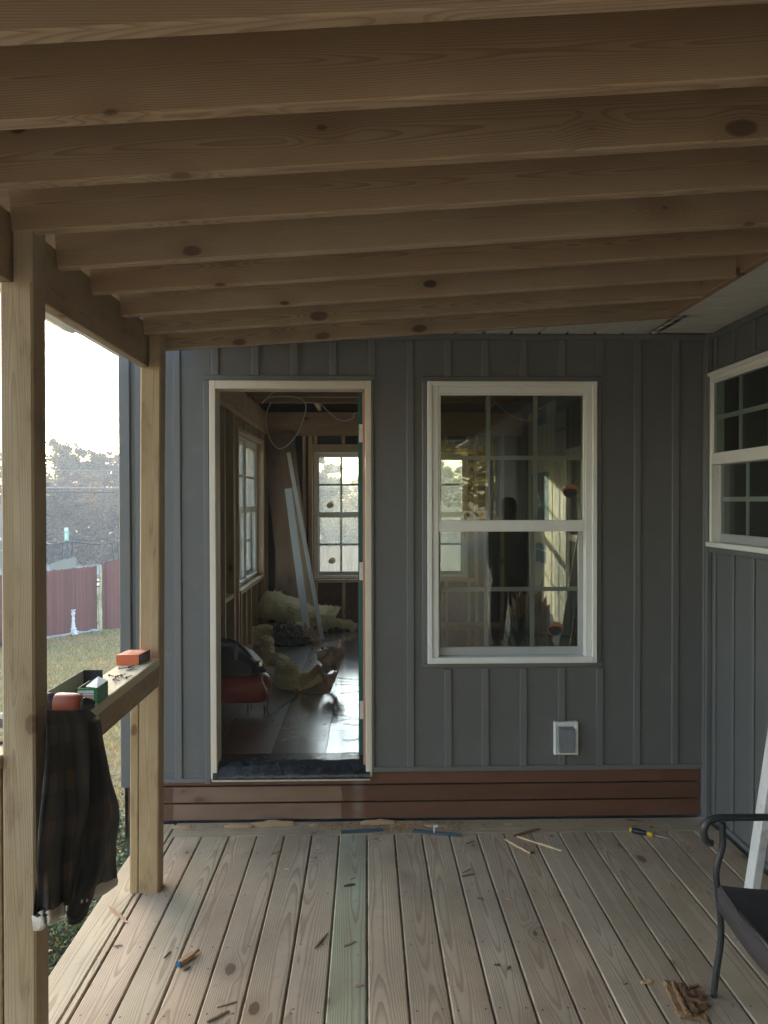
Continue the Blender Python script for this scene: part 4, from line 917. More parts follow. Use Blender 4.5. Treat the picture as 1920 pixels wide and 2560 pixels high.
for a, b, wd, th, lab in (((429, 2071), (480, 2069), .018, .016, 'short crumbly wood strip under the red boards beside the farther post'), ((561, 2069), (631, 2068), .016, .018, 'low ragged wood strip under the bare patch'), ((627, 2066), (733, 2064), .020, .026, 'notched wood strip under the doorway'), ((901, 2062), (986, 2060), .018, .024, 'ragged wood strip behind the blue strip'), ((1060, 2066), (1120, 2068), .02, .014, 'ragged strip behind the white clip'), ((770, 2065), (792, 2064), .012, .010, 'small ragged scrap under the doorway'), ((1262, 2062), (1280, 2061), .01, .008, 'small scrap under the window')):
    o = sliver(a, b, wd, th, M_foam, lab, 'wood_strip', 'wood strips under the red boards', rag=.16)
# sawdust and crumbs: nobody could count them
s = MB(); random.seed(77)
def crumb(x, y, r, z=0):
    n = random.choice((3, 4, 4)); a0 = random.uniform(0, 6.28); h = r*random.uniform(.2, .8); el = random.uniform(.4, 1)
    top = [(x+r*math.cos(a0+2*math.pi*i/n), y+el*r*math.sin(a0+2*math.pi*i/n), z+h*random.uniform(.5, 1)) for i in range(n)]; bot = [(p[0], p[1], z+.0002) for p in top]
    k = random.uniform(.5, 1.5); s.add(top+bot, [list(range(n))]+[(i, n+i, n+(i+1) % n, (i+1) % n) for i in range(n)], None, (k, k*random.uniform(.8, .95), k*random.uniform(.6, .85)))
for i in range(3600):
    u = random.gauss(0, 1); x = wx(990)+u*.17; y = W-.025-abs(random.gauss(0, .055)); crumb(x, min(W-.008, y), random.uniform(.0015, .0065), .003*random.random())
for i in range(900): crumb(random.uniform(-1.0, 1.7), W-.02-abs(random.gauss(0, .035)), random.uniform(.001, .004))
for i in range(900): 
    x, y = random.uniform(-1.1, 1.8), random.uniform(2.2, 3.98); crumb(x, y, random.uniform(.0008, .0028)*(2.0 if i % 11 == 0 else 1))
for i in range(260):
    p = PZ(random.gauss(1735, 26), min(2558, random.gauss(2510, 24)), 0); crumb(p.x, p.y, random.uniform(.001, .005))
for i in range(160): p = PZ(random.gauss(1310, 50), random.gauss(2105, 18), 0); crumb(p.x, min(p.y, 3.98), random.uniform(.001, .003))
o = s.build('sawdust', plain('sawdust', (.40, .29, .19), .95, bump=0)); tag(o, 'sawdust and wood crumbs scattered over the deck', 'sawdust', kind='stuff')
# ================================================================== INSIDE THE SUNROOM
random.seed(41)
t = NT('glass_wool'); co = t.n('ShaderNodeTexCoord').outputs['Object']; n1 = t.noise(co, 7, 5, .7, .4); n2 = t.noise(co, 60, 5, .75, .8)
c = t.mix(t.mapr(n1.outputs[0], .3, .7), (.74, .66, .40), (.86, .82, .58)); c = t.mix(t.mapr(n2.outputs[0], .5, .8, 0, .45), c, (.50, .40, .20)); t.bump(n2.outputs[0], 1.0, .02)
M_wool = t.fin(c, .95, spec=.05)
M_kraft = plain('kraft_paper', (.42, .30, .21), .55, var=.2, scale=9, bump=.6, bs=25)
M_film = plain('shiny_film', (.42, .36, .31), .22, var=.35, scale=16, bump=.8, bs=22, spec=.8)
def wool(mb, path, rw, rt, n=48, amp=.034, freq=10, tint=(1, 1, 1), wdir=(0, 1, 0)):
    """thick fluffy batt swept along path: rw half width along wdir, rt half thickness"""
    if not isinstance(rt, list): path = spline(path, 2)
    path = [Vector(p) for p in path]; k = len(path); vs = []; wd = Vector(wdir).normalized()
    for i, p in enumerate(path):
        d = (path[min(i+1, k-1)]-path[max(i-1, 0)]).normalized(); nrm = d.cross(wd).normalized()
        e = min(1, .45+.55*i/2.0, .45+.55*(k-1-i)/2.0)
        a_, b_ = (rw[i] if isinstance(rw, list) else rw), (rt[i] if isinstance(rt, list) else rt)
        for j in range(n):
            th = 2*math.pi*j/n; cx_, cy_ = math.cos(th), math.sin(th); q = p+wd*(a_*e*math.copysign(abs(cx_)**.55, cx_))+nrm*(b_*e*math.copysign(abs(cy_)**.6, cy_))
            dd = noise.fractal(q*freq, 1.0, 2.2, 4)+.55*noise.fractal(q*freq*4, .7, 2.0, 4); q += (q-p).normalized()*dd*amp; vs.append(q)
    mb.add(vs, [(i*n+j, i*n+(j+1) % n, (i+1)*n+(j+1) % n, (i+1)*n+j) for i in range(k-1) for j in range(n)]+[list(range(n))[::-1], [(k-1)*n+j for j in range(n)]], None, tint, 0, True)
def tufts(mb, base, cnt, ln=.03):
    """torn fibre tufts standing off the surface"""
    vs0 = [v for v in mb.v[:base]]
    for _ in range(cnt):
        p = random.choice(vs0); d = Vector((random.uniform(-1, 1), random.uniform(-1, 1), random.uniform(-.2, 1))).normalized()*random.uniform(.3, 1)*ln; s_ = Vector((random.uniform(-1, 1), random.uniform(-1, 1), random.uniform(-1, 1)))*.006
        mb.add([p-s_, p+s_, p+d], [(0, 1, 2)])
def zf(q): return Vector(q)
# long batt against the back wall
s = MB(); wool(s, spline([(-1.14, 8.2, .66), (-1.0, 8.25, .63), (-.8, 8.32, .555), (-.6, 8.40, .49), (-.42, 8.46, .44), (-.37, 8.48, .425)], 7), .13, .125, wdir=(.2, .8, .35)); b0 = len(s.v); tufts(s, b0, 1800)
o = s.build('insulation_batt', M_wool, None, (-.8, 8.3, FL)); tag(o, 'long yellow insulation batt slumped along the back wall under the leaning boards', 'insulation', 'loose insulation inside the sunroom')
s = MB(); wool(s, spline([(-1.15, 7.75, .40), (-1.0, 7.8, .40), (-.8, 7.95, .39), (-.66, 8.1, .38)], 7), .14, .085, wdir=(.3, .9, 0), tint=(.7, .68, .6)); tufts(s, len(s.v), 800)
o = s.build('insulation_batt', M_wool, None, (-1, 7.8, FL)); tag(o, 'flatter insulation batt beneath the long one, left of the black bag', 'insulation', 'loose insulation inside the sunroom')
s = MB(); wool(s, spline([(-.40, 8.5, .36), (-.33, 8.5, .42), (-.27, 8.55, .38), (-.20, 8.6, .37), (-.12, 8.58, .33)], 6), .10, .035, wdir=(.1, 1, 0), amp=.03, tint=(.85, .84, .85)); tufts(s, len(s.v), 150)
o = s.build('insulation_batt', M_wool, None, (-.25, 8.5, FL)); tag(o, 'small pale scraps of insulation on the floor at the end of the long batt', 'insulation', 'loose insulation inside the sunroom')
# curled batt with kraft facing
cb = thing('insulation_batt', 'curled yellow insulation batt with torn kraft facing in the middle of the floor', 'insulation', (-.5, 6.0, FL), 'loose insulation inside the sunroom')
s = MB(); P6 = lambda a, b, Y: PY(a, b, Y)
wool(s, spline([P6(672, 1592, 6.35), P6(664, 1618, 6.35), P6(676, 1645, 6.3), P6(706, 1652, 6.25), P6(726, 1672, 6.15)], 8), .10, [.045+.016*math.sin(i*.15) for i in range(33)], amp=.022)
wool(s, spline([P6(690, 1665, 6.1), P6(712, 1672, 6.05), P6(733, 1674, 6.0), P6(728, 1694, 5.97), P6(700, 1696, 5.97), P6(712, 1703, 5.95), P6(745, 1706, 5.93), P6(780, 1698, 5.95), P6(806, 1682, 6.0)], 7), .12, .046, amp=.026); tufts(s, len(s.v), 2600, .024)
part('wool', s, M_wool, cb)
def sheet(mb, pts, wd_, n_=10, amp=.012, f_=14, m=0, ys=None):
    k = len(pts); vs = []
    for i, p in enumerate(pts):
        for j in range(n_+1): v = j/n_-.5; q = Vector(p)+Vector(wd_)*v; q += Vector((noise.noise(q*f_), noise.noise(q*f_+Vector((3, 1, 0))), noise.noise(q*f_+Vector((0, 5, 2)))))*amp*2; q.z = max(q.z, FL+.003); vs.append(q)
    mb.add(vs, [(i*(n_+1)+j, i*(n_+1)+j+1, (i+1)*(n_+1)+j+1, (i+1)*(n_+1)+j) for i in range(k-1) for j in range(n_)], None, (1, 1, 1), m, False)
s = MB(); pts = spline([P6(745, 1722, 5.92), P6(775, 1722, 5.9), P6(806, 1716, 5.88), P6(828, 1706, 5.9), P6(842, 1680, 5.95), P6(850, 1655, 6.0), P6(846, 1632, 6.05), P6(838, 1626, 6.1)], 5); sheet(s, pts, (0.04, .30, .10), 12, amp=.016)
pts2 = spline([P6(752, 1712, 5.76), P6(778, 1690, 5.76), P6(796, 1672, 5.78), P6(820, 1700, 5.74), P6(838, 1690, 5.76)], 5)
sheet(s, [p+Vector((0, 0, 0)) for p in pts2], (0, .05, -.09), 4, amp=.008)
sheet(s, spline([P6(793, 1650, 6.15), P6(800, 1628, 6.15), P6(806, 1621, 6.15), P6(814, 1640, 6.15), P6(822, 1646, 6.15)], 4), (0, .05, -.05), 4, amp=.006)
part('kraft_facing', s, M_kraft, cb)
s = MB(); pts = spline([P6(800, 1655, 5.98), P6(815, 1650, 5.95), P6(832, 1648, 5.95), P6(843, 1640, 6.0)], 5); sheet(s, pts, (.02, -.10, -.16), 14, amp=.016, f_=20); part('torn_film', s, M_film, cb)
# black bag and paper
def blob(name, c, r, mat, label, cat, seed, amp=.35, f_=2.2, sc=(1, 1, 1), flat=True, group=None, n=30, tint=(1, 1, 1)):
    s = MB(); vs = []; nr = 16
    for i in range(nr+1):
        ph = math.pi/2*i/nr*1.12
        for j in range(n):
            th = 2*math.pi*j/n; d = Vector((math.cos(th)*math.sin(ph), math.sin(th)*math.sin(ph), max(0, math.cos(ph)))); rr = 1+amp*(abs(noise.noise(d*f_+Vector((seed, 0, 0))))*2-.5)+amp*.5*(abs(noise.noise(d*f_*2.7+Vector((0, seed, 0))))*2-.5)
            vs.append(Vector(c)+Vector((d.x*r*sc[0]*rr, d.y*r*sc[1]*rr, max(.001, d.z*r*sc[2]*rr))))
    s.add(vs, [(i*n+j, (i+1)*n+j, (i+1)*n+(j+1) % n, i*n+(j+1) % n) for i in range(nr) for j in range(n)], None, tint, 0, not flat)
    o = s.build(name, mat, None, tuple(c)); return tag(o, label, cat, group)
M_bag = plain('black_plastic_bag', (.012, .014, .018), .25, var=.3, bump=.7, bs=20, spec=.7)
blob('rubbish_bag', (-.80, 7.72, FL), .20, M_bag, 'crumpled black plastic bag on the floor in front of the insulation', 'bag', 3.1, sc=(1.0, .7, 1.05))
blob('crumpled_paper', (-.60, 7.82, FL), .10, M_kraft, 'crumpled brown paper beside the black bag', 'paper', 7.7, amp=.6, sc=(1.1, .8, 1.5))
blob('kraft_sack', (1.47, 6.9, FL), .23, M_kraft, 'crumpled kraft paper sack by the sheathing panel, seen through the big window', 'sack', 2.7, amp=.5, sc=(.9, .8, 2.4), tint=(1.3, 1.2, 1.15))
blob('plastic_scrap', (1.33, 6.7, FL), .14, M_film, 'crumpled clear plastic against the kraft sack', 'plastic', 5.7, amp=.6, sc=(.9, .8, 2.6), tint=(.6, .75, .85))
# air compressor
cp = thing('air_compressor', 'red tank air compressor with black shroud inside the doorway', 'compressor', (-.95, 5.25, FL))
M_tank = plain('red_enamel', (.34, .030, .018), .34, var=.05, bump=.05, dirt=((.10, .03, .02), .3)); M_shr = plain('black_shroud', (.016, .020, .026), .55, bump=.25, bs=120); M_chr = plain('chromed_metal', (.55, .55, .55), .18, 1.0, bump=0)
RY_ = Matrix.Rotation(math.pi/2, 3, 'Y'); TK = Vector((-1.20, 5.25, .478))
s = MB(); lathe(s, [(.001, .002), (.05, .0), (.085, .02), (.104, .055), (.108, .09), (.108, .45), (.104, .49), (.085, .525), (.05, .545), (.001, .55)], TK, 36, M=RY_); tank = part('tank', s, M_tank, cp)
s = MB()
for x in (-.80, -1.10):
    board(s, (x, 5.16, FL+.001), (x, 5.18, FL+.085), .05, .004, up=(1, 0, 0), ch=.001); board(s, (x, 5.34, FL+.001), (x, 5.32, FL+.085), .05, .004, up=(1, 0, 0), ch=.001)
part('feet', s, M_shr, cp)
s = MB(); vs = []
sec = [(-1.19, .58, .70), (-1.10, .575, .745), (-.98, .57, .765), (-.88, .57, .76), (-.80, .575, .72), (-.74, .585, .66), (-.715, .60, .625)]
nn_ = 8
for x, z0, z1 in sec:
    for (y, z) in ((5.14, z0), (5.125, z0+.02), (5.13, z1-.05), (5.16, z1-.01), (5.20, z1), (5.34, z1), (5.38, z1-.03), (5.38, z0)): vs.append((x, y, z))
s.add(vs, [(i*8+k, i*8+(k+1) % 8, (i+1)*8+(k+1) % 8, (i+1)*8+k) for i in range(len(sec)-1) for k in range(8)]+[list(range(8))[::-1], [(len(sec)-1)*8+k for k in range(8)]], smooth=False)
part('shroud', s, M_shr, cp)
s = MB(); tube(s, spline([(-1.17, 5.15, .70), (-1.16, 5.15, .80), (-1.10, 5.15, .812), (-.95, 5.15, .812), (-.90, 5.15, .808), (-.84, 5.15, .775), (-.775, 5.15, .70)], 5), .014, 10); part('handle', s, M_shr, cp)
s = MB(); cbox(s, -.885, -.862, 5.128, 5.150, .69, .79, .004); part('control_panel', s, plain('steel_panel', (.2, .22, .24), .4, .4), cp)
s = MB(); lathe(s, [(.001, 0), (.024, 0), (.026, .006), (.024, .018), (.020, .019), (.001, .019)], (-.715, 5.125, .66), 20, M=Matrix.Rotation(math.pi/2, 3, 'X')); tube(s, [(-.715, 5.14, .66), (-.71, 5.16, .60), (-.70, 5.2, .56)], .008, 8); part('gauge', s, M_chr, cp)
s = MB(); tube(s, [(-.76, 5.10, .62), (-.70, 5.10, .625), (-.665, 5.10, .622)], [.018, .018, .012], 12); part('regulator', s, M_shr, cp)
s = MB(); tube(s, spline([(-.735, 5.16, .62), (-.70, 5.14, .58), (-.70, 5.14, .54), (-.675, 5.13, .50), (-.66, 5.13, .46)], 6), .006, 8); tube(s, spline([(-.69, 5.16, .375), (-.685, 5.15, .36), (-.68, 5.12, .345), (-.675, 5.10, .33)], 4), .009, 8); lathe(s, [(.001, 0), (.014, 0), (.014, .012), (.001, .012)], (-.675, 5.10, .315), 10); part('drain_valve', s, M_chr, cp)
s = MB(); pts = spline([(-.69, 5.13, .50), (-.66, 5.11, .44), (-.665, 5.11, .36), (-.64, 5.12, FL+.008), (-.60, 5.35, FL+.008), (-.55, 5.55, FL+.008), (-.52, 5.75, FL+.02), (-.58, 5.95, FL+.008), (-.70, 6.05, FL+.008)], 8); tube(s, pts, .006, 8)
o = s.build('air_hose', plain('hose_rubber', (.06, .035, .03), .5), None, (-.65, 5.2, FL)); tag(o, 'thin dark hose running over the floor from the compressor', 'hose')
# leaning sheet and trims
s = MB(); p0 = PY(745, 1530, 8.45); p0.z = FL+.01; p1 = PY(697, 1082, 8.74); board(s, p0, p1, .34, .012, up=(0, -1, 0), ch=.001, nseg=4)
o = s.build('plywood_strip', M_ply, None, tuple(p0)); tag(o, 'wide brown plywood strip leaning on the back wall', 'board')
s = MB(); p0 = PY(784, 1540, 8.30); p0.z = FL+.01; p1 = PY(728, 1140, 8.74); board(s, p0, p1, .10, .018, up=(0, -1, 0), ch=.001, tint=(.9, .85, .8)); o = s.build('wood_strip_leaning', M_raft, None, tuple(p0)); tag(o, 'narrow bare wood strip leaning between the two white trims', 'board')
M_trimw = plain('primed_trim', (.50, .52, .52), .45, var=.03)
for a, b, wd, lab in (((770, 1540), (720, 1222), .075, 'shorter and wider white trim board leaning on the back wall'), ((806, 1548), (721, 1132), .042, 'taller thin white trim strip leaning on the back wall')):
    s = MB(); p0 = PY(a[0], a[1], 8.0); p0.z = FL+.005; p1 = PY(b[0], b[1], 8.55); board(s, p0, p1, wd, .018, up=(.15, -1, 0), ch=.001); o = s.build('trim_board', M_trimw, None, tuple(p0)); tag(o, lab, 'board', 'white trims leaning inside')
for k, (dx_, tt, lab) in enumerate(((0, (1.1, 1.1, 1.1), 'pale board leaning by the inner window, seen through the big window'), (.10, (.45, .42, .38), 'dark board leaning beside the pale one, seen through the big window'))):
    s = MB(); board(s, (1.33+dx_, 5.41, FL+.003), (1.70+dx_*.6, 6.0, 1.5), .075, .02, up=(0, -1, .2), ch=.001, tint=tt); o = s.build('trim_board', M_trimw, None, (1.33+dx_, 5.41, FL)); tag(o, lab, 'board')
# white cable
q = lambda x, y, Y=6.4: PY(480+.3014*x, 900+.3014*y, Y)
s = MB(); tube(s, spline([q(700, 240), q(640, 300), q(578, 360), q(620, 320), q(700, 303), q(830, 303), q(915, 330), q(945, 385), q(930, 470), q(880, 600), q(800, 700), q(735, 736), q(690, 715), q(640, 640), q(615, 520), q(622, 430), q(655, 352)], 8), .0045, 6)
o = s.build('cable_loop', M_white, None, tuple(q(780, 500))); tag(o, 'white electrical cable hanging in a large loop inside the doorway', 'cable')
s = MB(); z5 = lambda x, y, Y=6.4: PY(1020+.3706*x, 900+.3706*y, Y)
tube(s, spline([q(945, 352), q(1060, 365), q(1120, 420), q(1200, 485), q(1270, 505), q(1340, 480), q(1420, 420), z5(300, 190), z5(450, 170), z5(540, 236), z5(640, 335), z5(700, 377), z5(770, 402), z5(835, 403), z5(900, 350)], 8), .0045, 6)
o = s.build('sagging_cable', M_white, None, tuple(q(1270, 500))); tag(o, 'white electrical cable sagging under the joists, on the right of the loop', 'cable')
# sheathing panel with printed marks on the house wall
M_pan = plain('cream_gypsum_panel', (.62, .58, .47), .7, var=.05, scale=3); M_pblu = plain('panel_blue_print', (.045, .15, .22), .7, var=.12, scale=40, bump=0); M_pw = plain('panel_white_print', (.66, .68, .62), .7, bump=0)
pn = thing('sheathing_panel', 'cream wall panel with blue printed patches inside the sunroom', 'wall panel', (XR-.03, 8.1, FL))
XPn = XR-.026
s = MB(); box(s, XPn, XPn+.013, 7.52, 8.74, FL+.04, 2.74); pan = part('panel', s, M_pan, pn)
PXp = lambda a, b: PX(a, b, XPn)
def patch(px0, px1, py0, py1, m=M_pblu, nm='printed_patch', rag=.0):
    A_, B_ = PXp(px0, (py0+py1)/2), PXp(px1, (py0+py1)/2); Yc = (A_.y+B_.y)/2; z0 = EYE.z-(py1-1255)*Yc/1920; z1 = EYE.z-(py0-1255)*Yc/1920
    s = MB(); N = 16; ya, yb = A_.y, B_.y; vs = []
    edge = [(ya+(yb-ya)*i/N, z1+random.uniform(-1, 1)*rag) for i in range(N+1)]+[(yb-random.uniform(0, 1)*rag, z1+(z0-z1)*i/N) for i in range(1, N)]+[(yb+(ya-yb)*i/N, z0+random.uniform(-1, 1)*rag) for i in range(N+1)]+[(ya, z0+(z1-z0)*i/N) for i in range(1, N)]
    s.add([(XPn-.0008, y, z) for y, z in edge], [list(range(len(edge)))]); return part(nm, s, m, pn)
patch(1329, 1372, 1183, 1312, rag=.006); patch(1340, 1365, 1359, 1374, rag=.005); patch(1340, 1365, 1377, 1408, rag=.012); patch(1354, 1375, 1512, 1606, rag=.012); patch(1343, 1365, 1022, 1062, rag=.006)
def PM(px, py): A_ = PXp(px, py); return frame_M((XPn-.0016, A_.y, A_.z), (0, -1, 0), (0, 0, 1))
text_part('printed_words', 'products', PM(1353, 1209), .17, M_pw, pn); text_part('printed_words', 'Georgia-Pacific', PM(1350, 1282), .115, M_pw, pn)
s = MB(); A_, B_, D_ = PXp(1346, 1231), PXp(1336, 1266), PXp(1356, 1265)
s.add([(XPn-.0014, A_.y, A_.z), (XPn-.0014, B_.y, B_.z), (XPn-.0014, (A_.y+.02), B_.z), (XPn-.0014, A_.y, B_.z-.05), (XPn-.0014, A_.y-.02, B_.z), (XPn-.0014, D_.y, B_.z)], [(0, 1, 2, 3, 4, 5)]); part('triangle_mark', s, M_pw, pn)
text_part('mark_letters', 'G-P', frame_M((XPn-.0022, A_.y-.02, B_.z+.055), (0, -1, 0), (0, 0, 1)), .075, M_pblu, pn)
# grey casing and inner window on the house wall
s = MB(); cbox(s, XR-.034, XR-.012, 7.06, 7.50, FL, 2.6, .003); part('casing_board', s, plain('beige_casing', (.36, .36, .33), .6, var=.05), room)
window(room, 'window', (XR-.015, 7.04, .60), (0, -1, 0), (-1, 0, 0), .98, 1.62, 2, fr=.07, gl=M_glass, depth=.0, label='old window on the inner house wall seen through the big window')
s = MB(); box(s, XR-.0125, XR-.011, W+.2, 7.05, FL, 2.7, tint=(.9, .9, .9)); part('inner_lining', s, plain('olive_grey_board', (.10, .105, .09), .7, var=.12, scale=5), room)
s = MB(); tube(s, [PX(1390, 1078, XR-.06), PX(1455, 1052, XR-.06)], .012, 8); o = s.build('wall_rod', plain('dark_rod', (.02, .02, .02), .4), None, tuple(PX(1420, 1065, XR-.06))); tag(o, 'thin dark rod fixed on the inner wall above the inner window', 'rod')
# litter on the floor
s = MB()
for i in range(90):
    x, y = random.uniform(-.9, .3), random.uniform(4.4, 6.6); r = random.uniform(.002, .009) if x > -.2 or random.random() < .3 else .002; a0 = random.uniform(0, 6)
    d = Vector((math.cos(a0), math.sin(a0), 0)); e_ = Vector((-d.y, d.x, 0)); p = Vector((x, y, FL+.003)); L_ = r*random.uniform(1, 3.5)
    s.add([p-d*L_-e_*r*.4, p+d*L_-e_*r*.3, p+d*L_+e_*r*.3, p-d*L_+e_*r*.4+Vector((0, 0, r*.5))], [(0, 1, 2, 3)])
for i in range(9):
    p = PZ(random.uniform(790, 880), random.uniform(1690, 1895), FL+.004); pts = [p]
    a0 = random.uniform(-.6, .6)
    for k in range(6): a0 += random.uniform(-.5, .5); pts.append(pts[-1]+Vector((math.cos(a0), math.sin(a0)*1.5, 0))*.035)
    tube(s, pts, .0016, 4)
o = s.build('floor_litter', plain('dark_litter', (.03, .025, .02), .9, bump=0)); tag(o, 'dark crumbs and threads littering the sunroom floor', 'litter', kind='stuff')
# ================================================================== OUTDOORS
random.seed(51)
# ---- fences
def fence(name, label, A, B, zt, zb, mat, pmat, post_step=2.4, bw=.14, back=False, dog=True, skip=lambda u: False):
    f = thing(name, label, 'fence', (A[0], A[1], zb(A[0], A[1]))); A = Vector((A[0], A[1], 0)); B = Vector((B[0], B[1], 0)); d = (B-A); L = d.length; d.normalize(); nrm = Vector((d.y, -d.x, 0))
    s = MB(); k = 0.0
    while k < L-bw:
        if not skip(k):
            x0, x1 = k+.003, k+bw-.003; t_ = zt(k/L)+random.uniform(-.02, .012); b_ = zb(*(A+d*k).xy)-.02; c = random.uniform(.85, 1.12); th = .016; off = random.uniform(0, .005)
            vs = []
            for o_ in (off, off+th):
                for (u, z) in ((x0, b_), (x1, b_), (x1, t_-.03), (x1-.03, t_), (x0+.03, t_), (x0, t_-.03)): vs.append(A+d*u+nrm*o_+Vector((0, 0, z)))
            s.add(vs, [(0, 1, 2, 3, 4, 5), (11, 10, 9, 8, 7, 6)]+[(i, i+6, (i+1) % 6+6, (i+1) % 6) for i in range(6)], [(v.z, v.x*.3, v.y*.3) for v in vs], (c, c, c))
        k += bw
    part('boards', s, mat, f)
    k = 0.0
    while k <= L:
        p = A+d*k-nrm*.06; s = MB(); board(s, p+Vector((0, 0, zb(p.x, p.y)-.1)), p+Vector((0, 0, zt(k/L)-.03)), .09, .09, up=tuple(d), ch=.004); part('post', s, pmat, f); k += post_step
    for h in (.25, .85, 1.45):
        s = MB(); board(s, A-nrm*.03+Vector((0, 0, zb(A.x, A.y)+h)), B-nrm*.03+Vector((0, 0, zb(B.x, B.y)+h)), .038, .085, up=tuple(nrm), ch=.003); part('rail', s, pmat, f)
    return f
t = NT('weathered_red_stain'); co = t.n('ShaderNodeTexCoord').outputs['Object']; ti = t.attr('tint').outputs['Color']; n1 = t.noise(t.vmul(co, (4, 4, .5)), 3, 4, .7)
c = t.mix(t.mapr(n1.outputs[0], .3, .7), (.175, .060, .048), (.135, .050, .042)); M_fred = t.fin(t.mix(1.0, c, ti, 'MULTIPLY'), .8)
zb_ = lambda x, y: gz(x, y)
fence('garden_fence', 'long red stained board fence at the end of the lawn', (-12.2, 12.9), (-7.85, 22.75), lambda u: -.05-.05*u, zb_, M_fred, M_fred)
f2 = fence('garden_fence', 'short gappy red fence section showing its posts and rails, by the sunroom corner', (-7.74, 22.95), (-6.9, 25.0), lambda u: .0, zb_, M_fred, M_fred, post_step=1.1, bw=.17)
t = NT('tan_fence'); M_ftan = plain('tan_weathered_boards', (.36, .26, .19), .8, var=.12, scale=4)
fence('garden_fence', 'tan board fence seen through the back window', (-6.5, 28.5), (9, 30.0), lambda u: .02+.15*u, zb_, M_ftan, M_ftan)
s = MB(); tube(s, spline([(-7.80, 22.6, gz(-7.8, 22.6)), (-7.82, 22.6, -1.2), (-7.77, 22.6, -.6), (-7.80, 22.6, -.08)], 5), [.035]*16, 8)
o = s.build('pale_pole', plain('lichened_pole', (.38, .40, .20), .8, var=.3, scale=8), None, (-7.8, 22.6, -1.9)); tag(o, 'thin pale greenish pole leaning at the end of the solid red fence', 'pole')
s = MB(); tube(s, spline([(-9.1, 20.0, gz(-9.1, 20.0)+.03), (-8.6, 20.9, gz(-8.6, 20.9)+.03), (-8.1, 22.0, gz(-8.1, 22)+.04), (-7.75, 22.6, gz(-7.7, 22.6)+.04)], 5), .045, 8); 
for v in s.v: v += Vector((noise.noise(v*6), noise.noise(v*6+Vector((3, 0, 0))), noise.noise(v*6+Vector((0, 3, 0)))))*.05
o = s.build('bed_edging', plain('stone_edging', (.30, .29, .27), .9, var=.25, scale=5), None, (-8.6, 20.9, -1.9)); tag(o, 'low stone edging along the foot of the red fence', 'edging')
# ---- birdbath pedestal
pb = PZ(179, 1582, -1.93); k = 21.0/20.3
pd = thing('garden_pedestal', 'white turned stone pedestal standing on the lawn before the red fence', 'pedestal', (pb.x, pb.y, gz(pb.x, pb.y)))
g0 = gz(pb.x, pb.y)
M_stone = plain('pale_concrete', (.62, .61, .60), .75, var=.12, scale=6)
s = MB(); lathe(s, [(.10, .14), (.13, .16), (.135, .18), (.10, .22), (.100, .30), (.086, .38), (.082, .42), (.092, .44), (.095, .46), (.082, .48), (.080, .52), (.085, .55), (.105, .60), (.105, .64), (.07, .67), (.085, .68), (.115, .69), (.115, .72), (.02, .72)], (pb.x, pb.y, g0), 24); part('column', s, M_stone, pd)
s = MB(); vs = [(pb.x+sx_*r, pb.y+sy_*r, g0+z) for (r, z) in ((.185, -.02), (.185, .04), (.16, .06), (.12, .12), (.10, .14)) for sx_, sy_ in ((-1, -1), (1, -1), (1, 1), (-1, 1))]
s.add(vs, [(i*4+j, i*4+(j+1) % 4, (i+1)*4+(j+1) % 4, (i+1)*4+j) for i in range(4) for j in range(4)]+[(16, 17, 18, 19)]); part('plinth', s, M_stone, pd)
# ---- trampoline enclosure frame
M_blk = plain('black_steel', (.03, .035, .035), .5)
tr_ = thing('trampoline', 'black poles and top ring of a trampoline enclosure beyond the red fence', 'trampoline', (-12.4, 34, gz(-12.4, 34)))
cx_, cy_, rr_ = -12.25, 34.5, 1.95; zt_ = .02; z0_ = gz(cx_, cy_)
s = MB(); ring = [(cx_+rr_*math.cos(2*math.pi*i/40), cy_+rr_*math.sin(2*math.pi*i/40), zt_+.06*math.sin(i*.9)) for i in range(41)]; tube(s, ring, .028, 6); part('top_ring', s, M_blk, tr_)
s = MB(); ring = [(cx_+rr_*math.cos(2*math.pi*i/40), cy_+rr_*math.sin(2*math.pi*i/40), z0_+.75) for i in range(41)]; tube(s, ring, .035, 6); vs = [(cx_+rr_*.97*math.cos(2*math.pi*i/40), cy_+rr_*.97*math.sin(2*math.pi*i/40), z0_+.74) for i in range(40)]; s.add(vs, [list(range(40))]); part('mat', s, M_blk, tr_)
for i in range(6):
    a = 2*math.pi*i/6+.25; x, y = cx_+rr_*math.cos(a), cy_+rr_*math.sin(a); s = MB(); tube(s, spline([(x+.15*math.cos(a), y+.15*math.sin(a), z0_), (x+.1*math.cos(a), y+.1*math.sin(a), z0_+.7), (x+.16*math.cos(a), y+.16*math.sin(a), z0_+1.3), (x, y, zt_)], 4), .03, 6); part('pole', s, M_blk, tr_)
# ---- tag on a post
bp = PY(168, 1400, 33); s0 = thing('post_marker', 'narrow green and white marker on a dark post beyond the fence', 'marker', (bp.x, 33, gz(bp.x, 33)))
s = MB(); tube(s, [(bp.x, 33, gz(bp.x, 33)), (bp.x, 33, PY(168, 1348, 33).z)], .06, 8); part('post', s, M_blk, s0)
s = MB(); a, b = PY(163, 1351, 33), PY(172, 1319, 33); cbox(s, a.x, b.x, 32.9, 33.0, a.z, b.z, .01); part('marker_plate', s, plain('mint_green', (.25, .55, .45), .5), s0); s = MB(); cbox(s, a.x+.02, b.x-.02, 32.88, 32.899, b.z-.13, b.z-.02, .005); box(s, a.x+.05, b.x-.05, 32.88, 32.899, a.z+.1, a.z+.3); part('marker_face', s, M_white, s0)
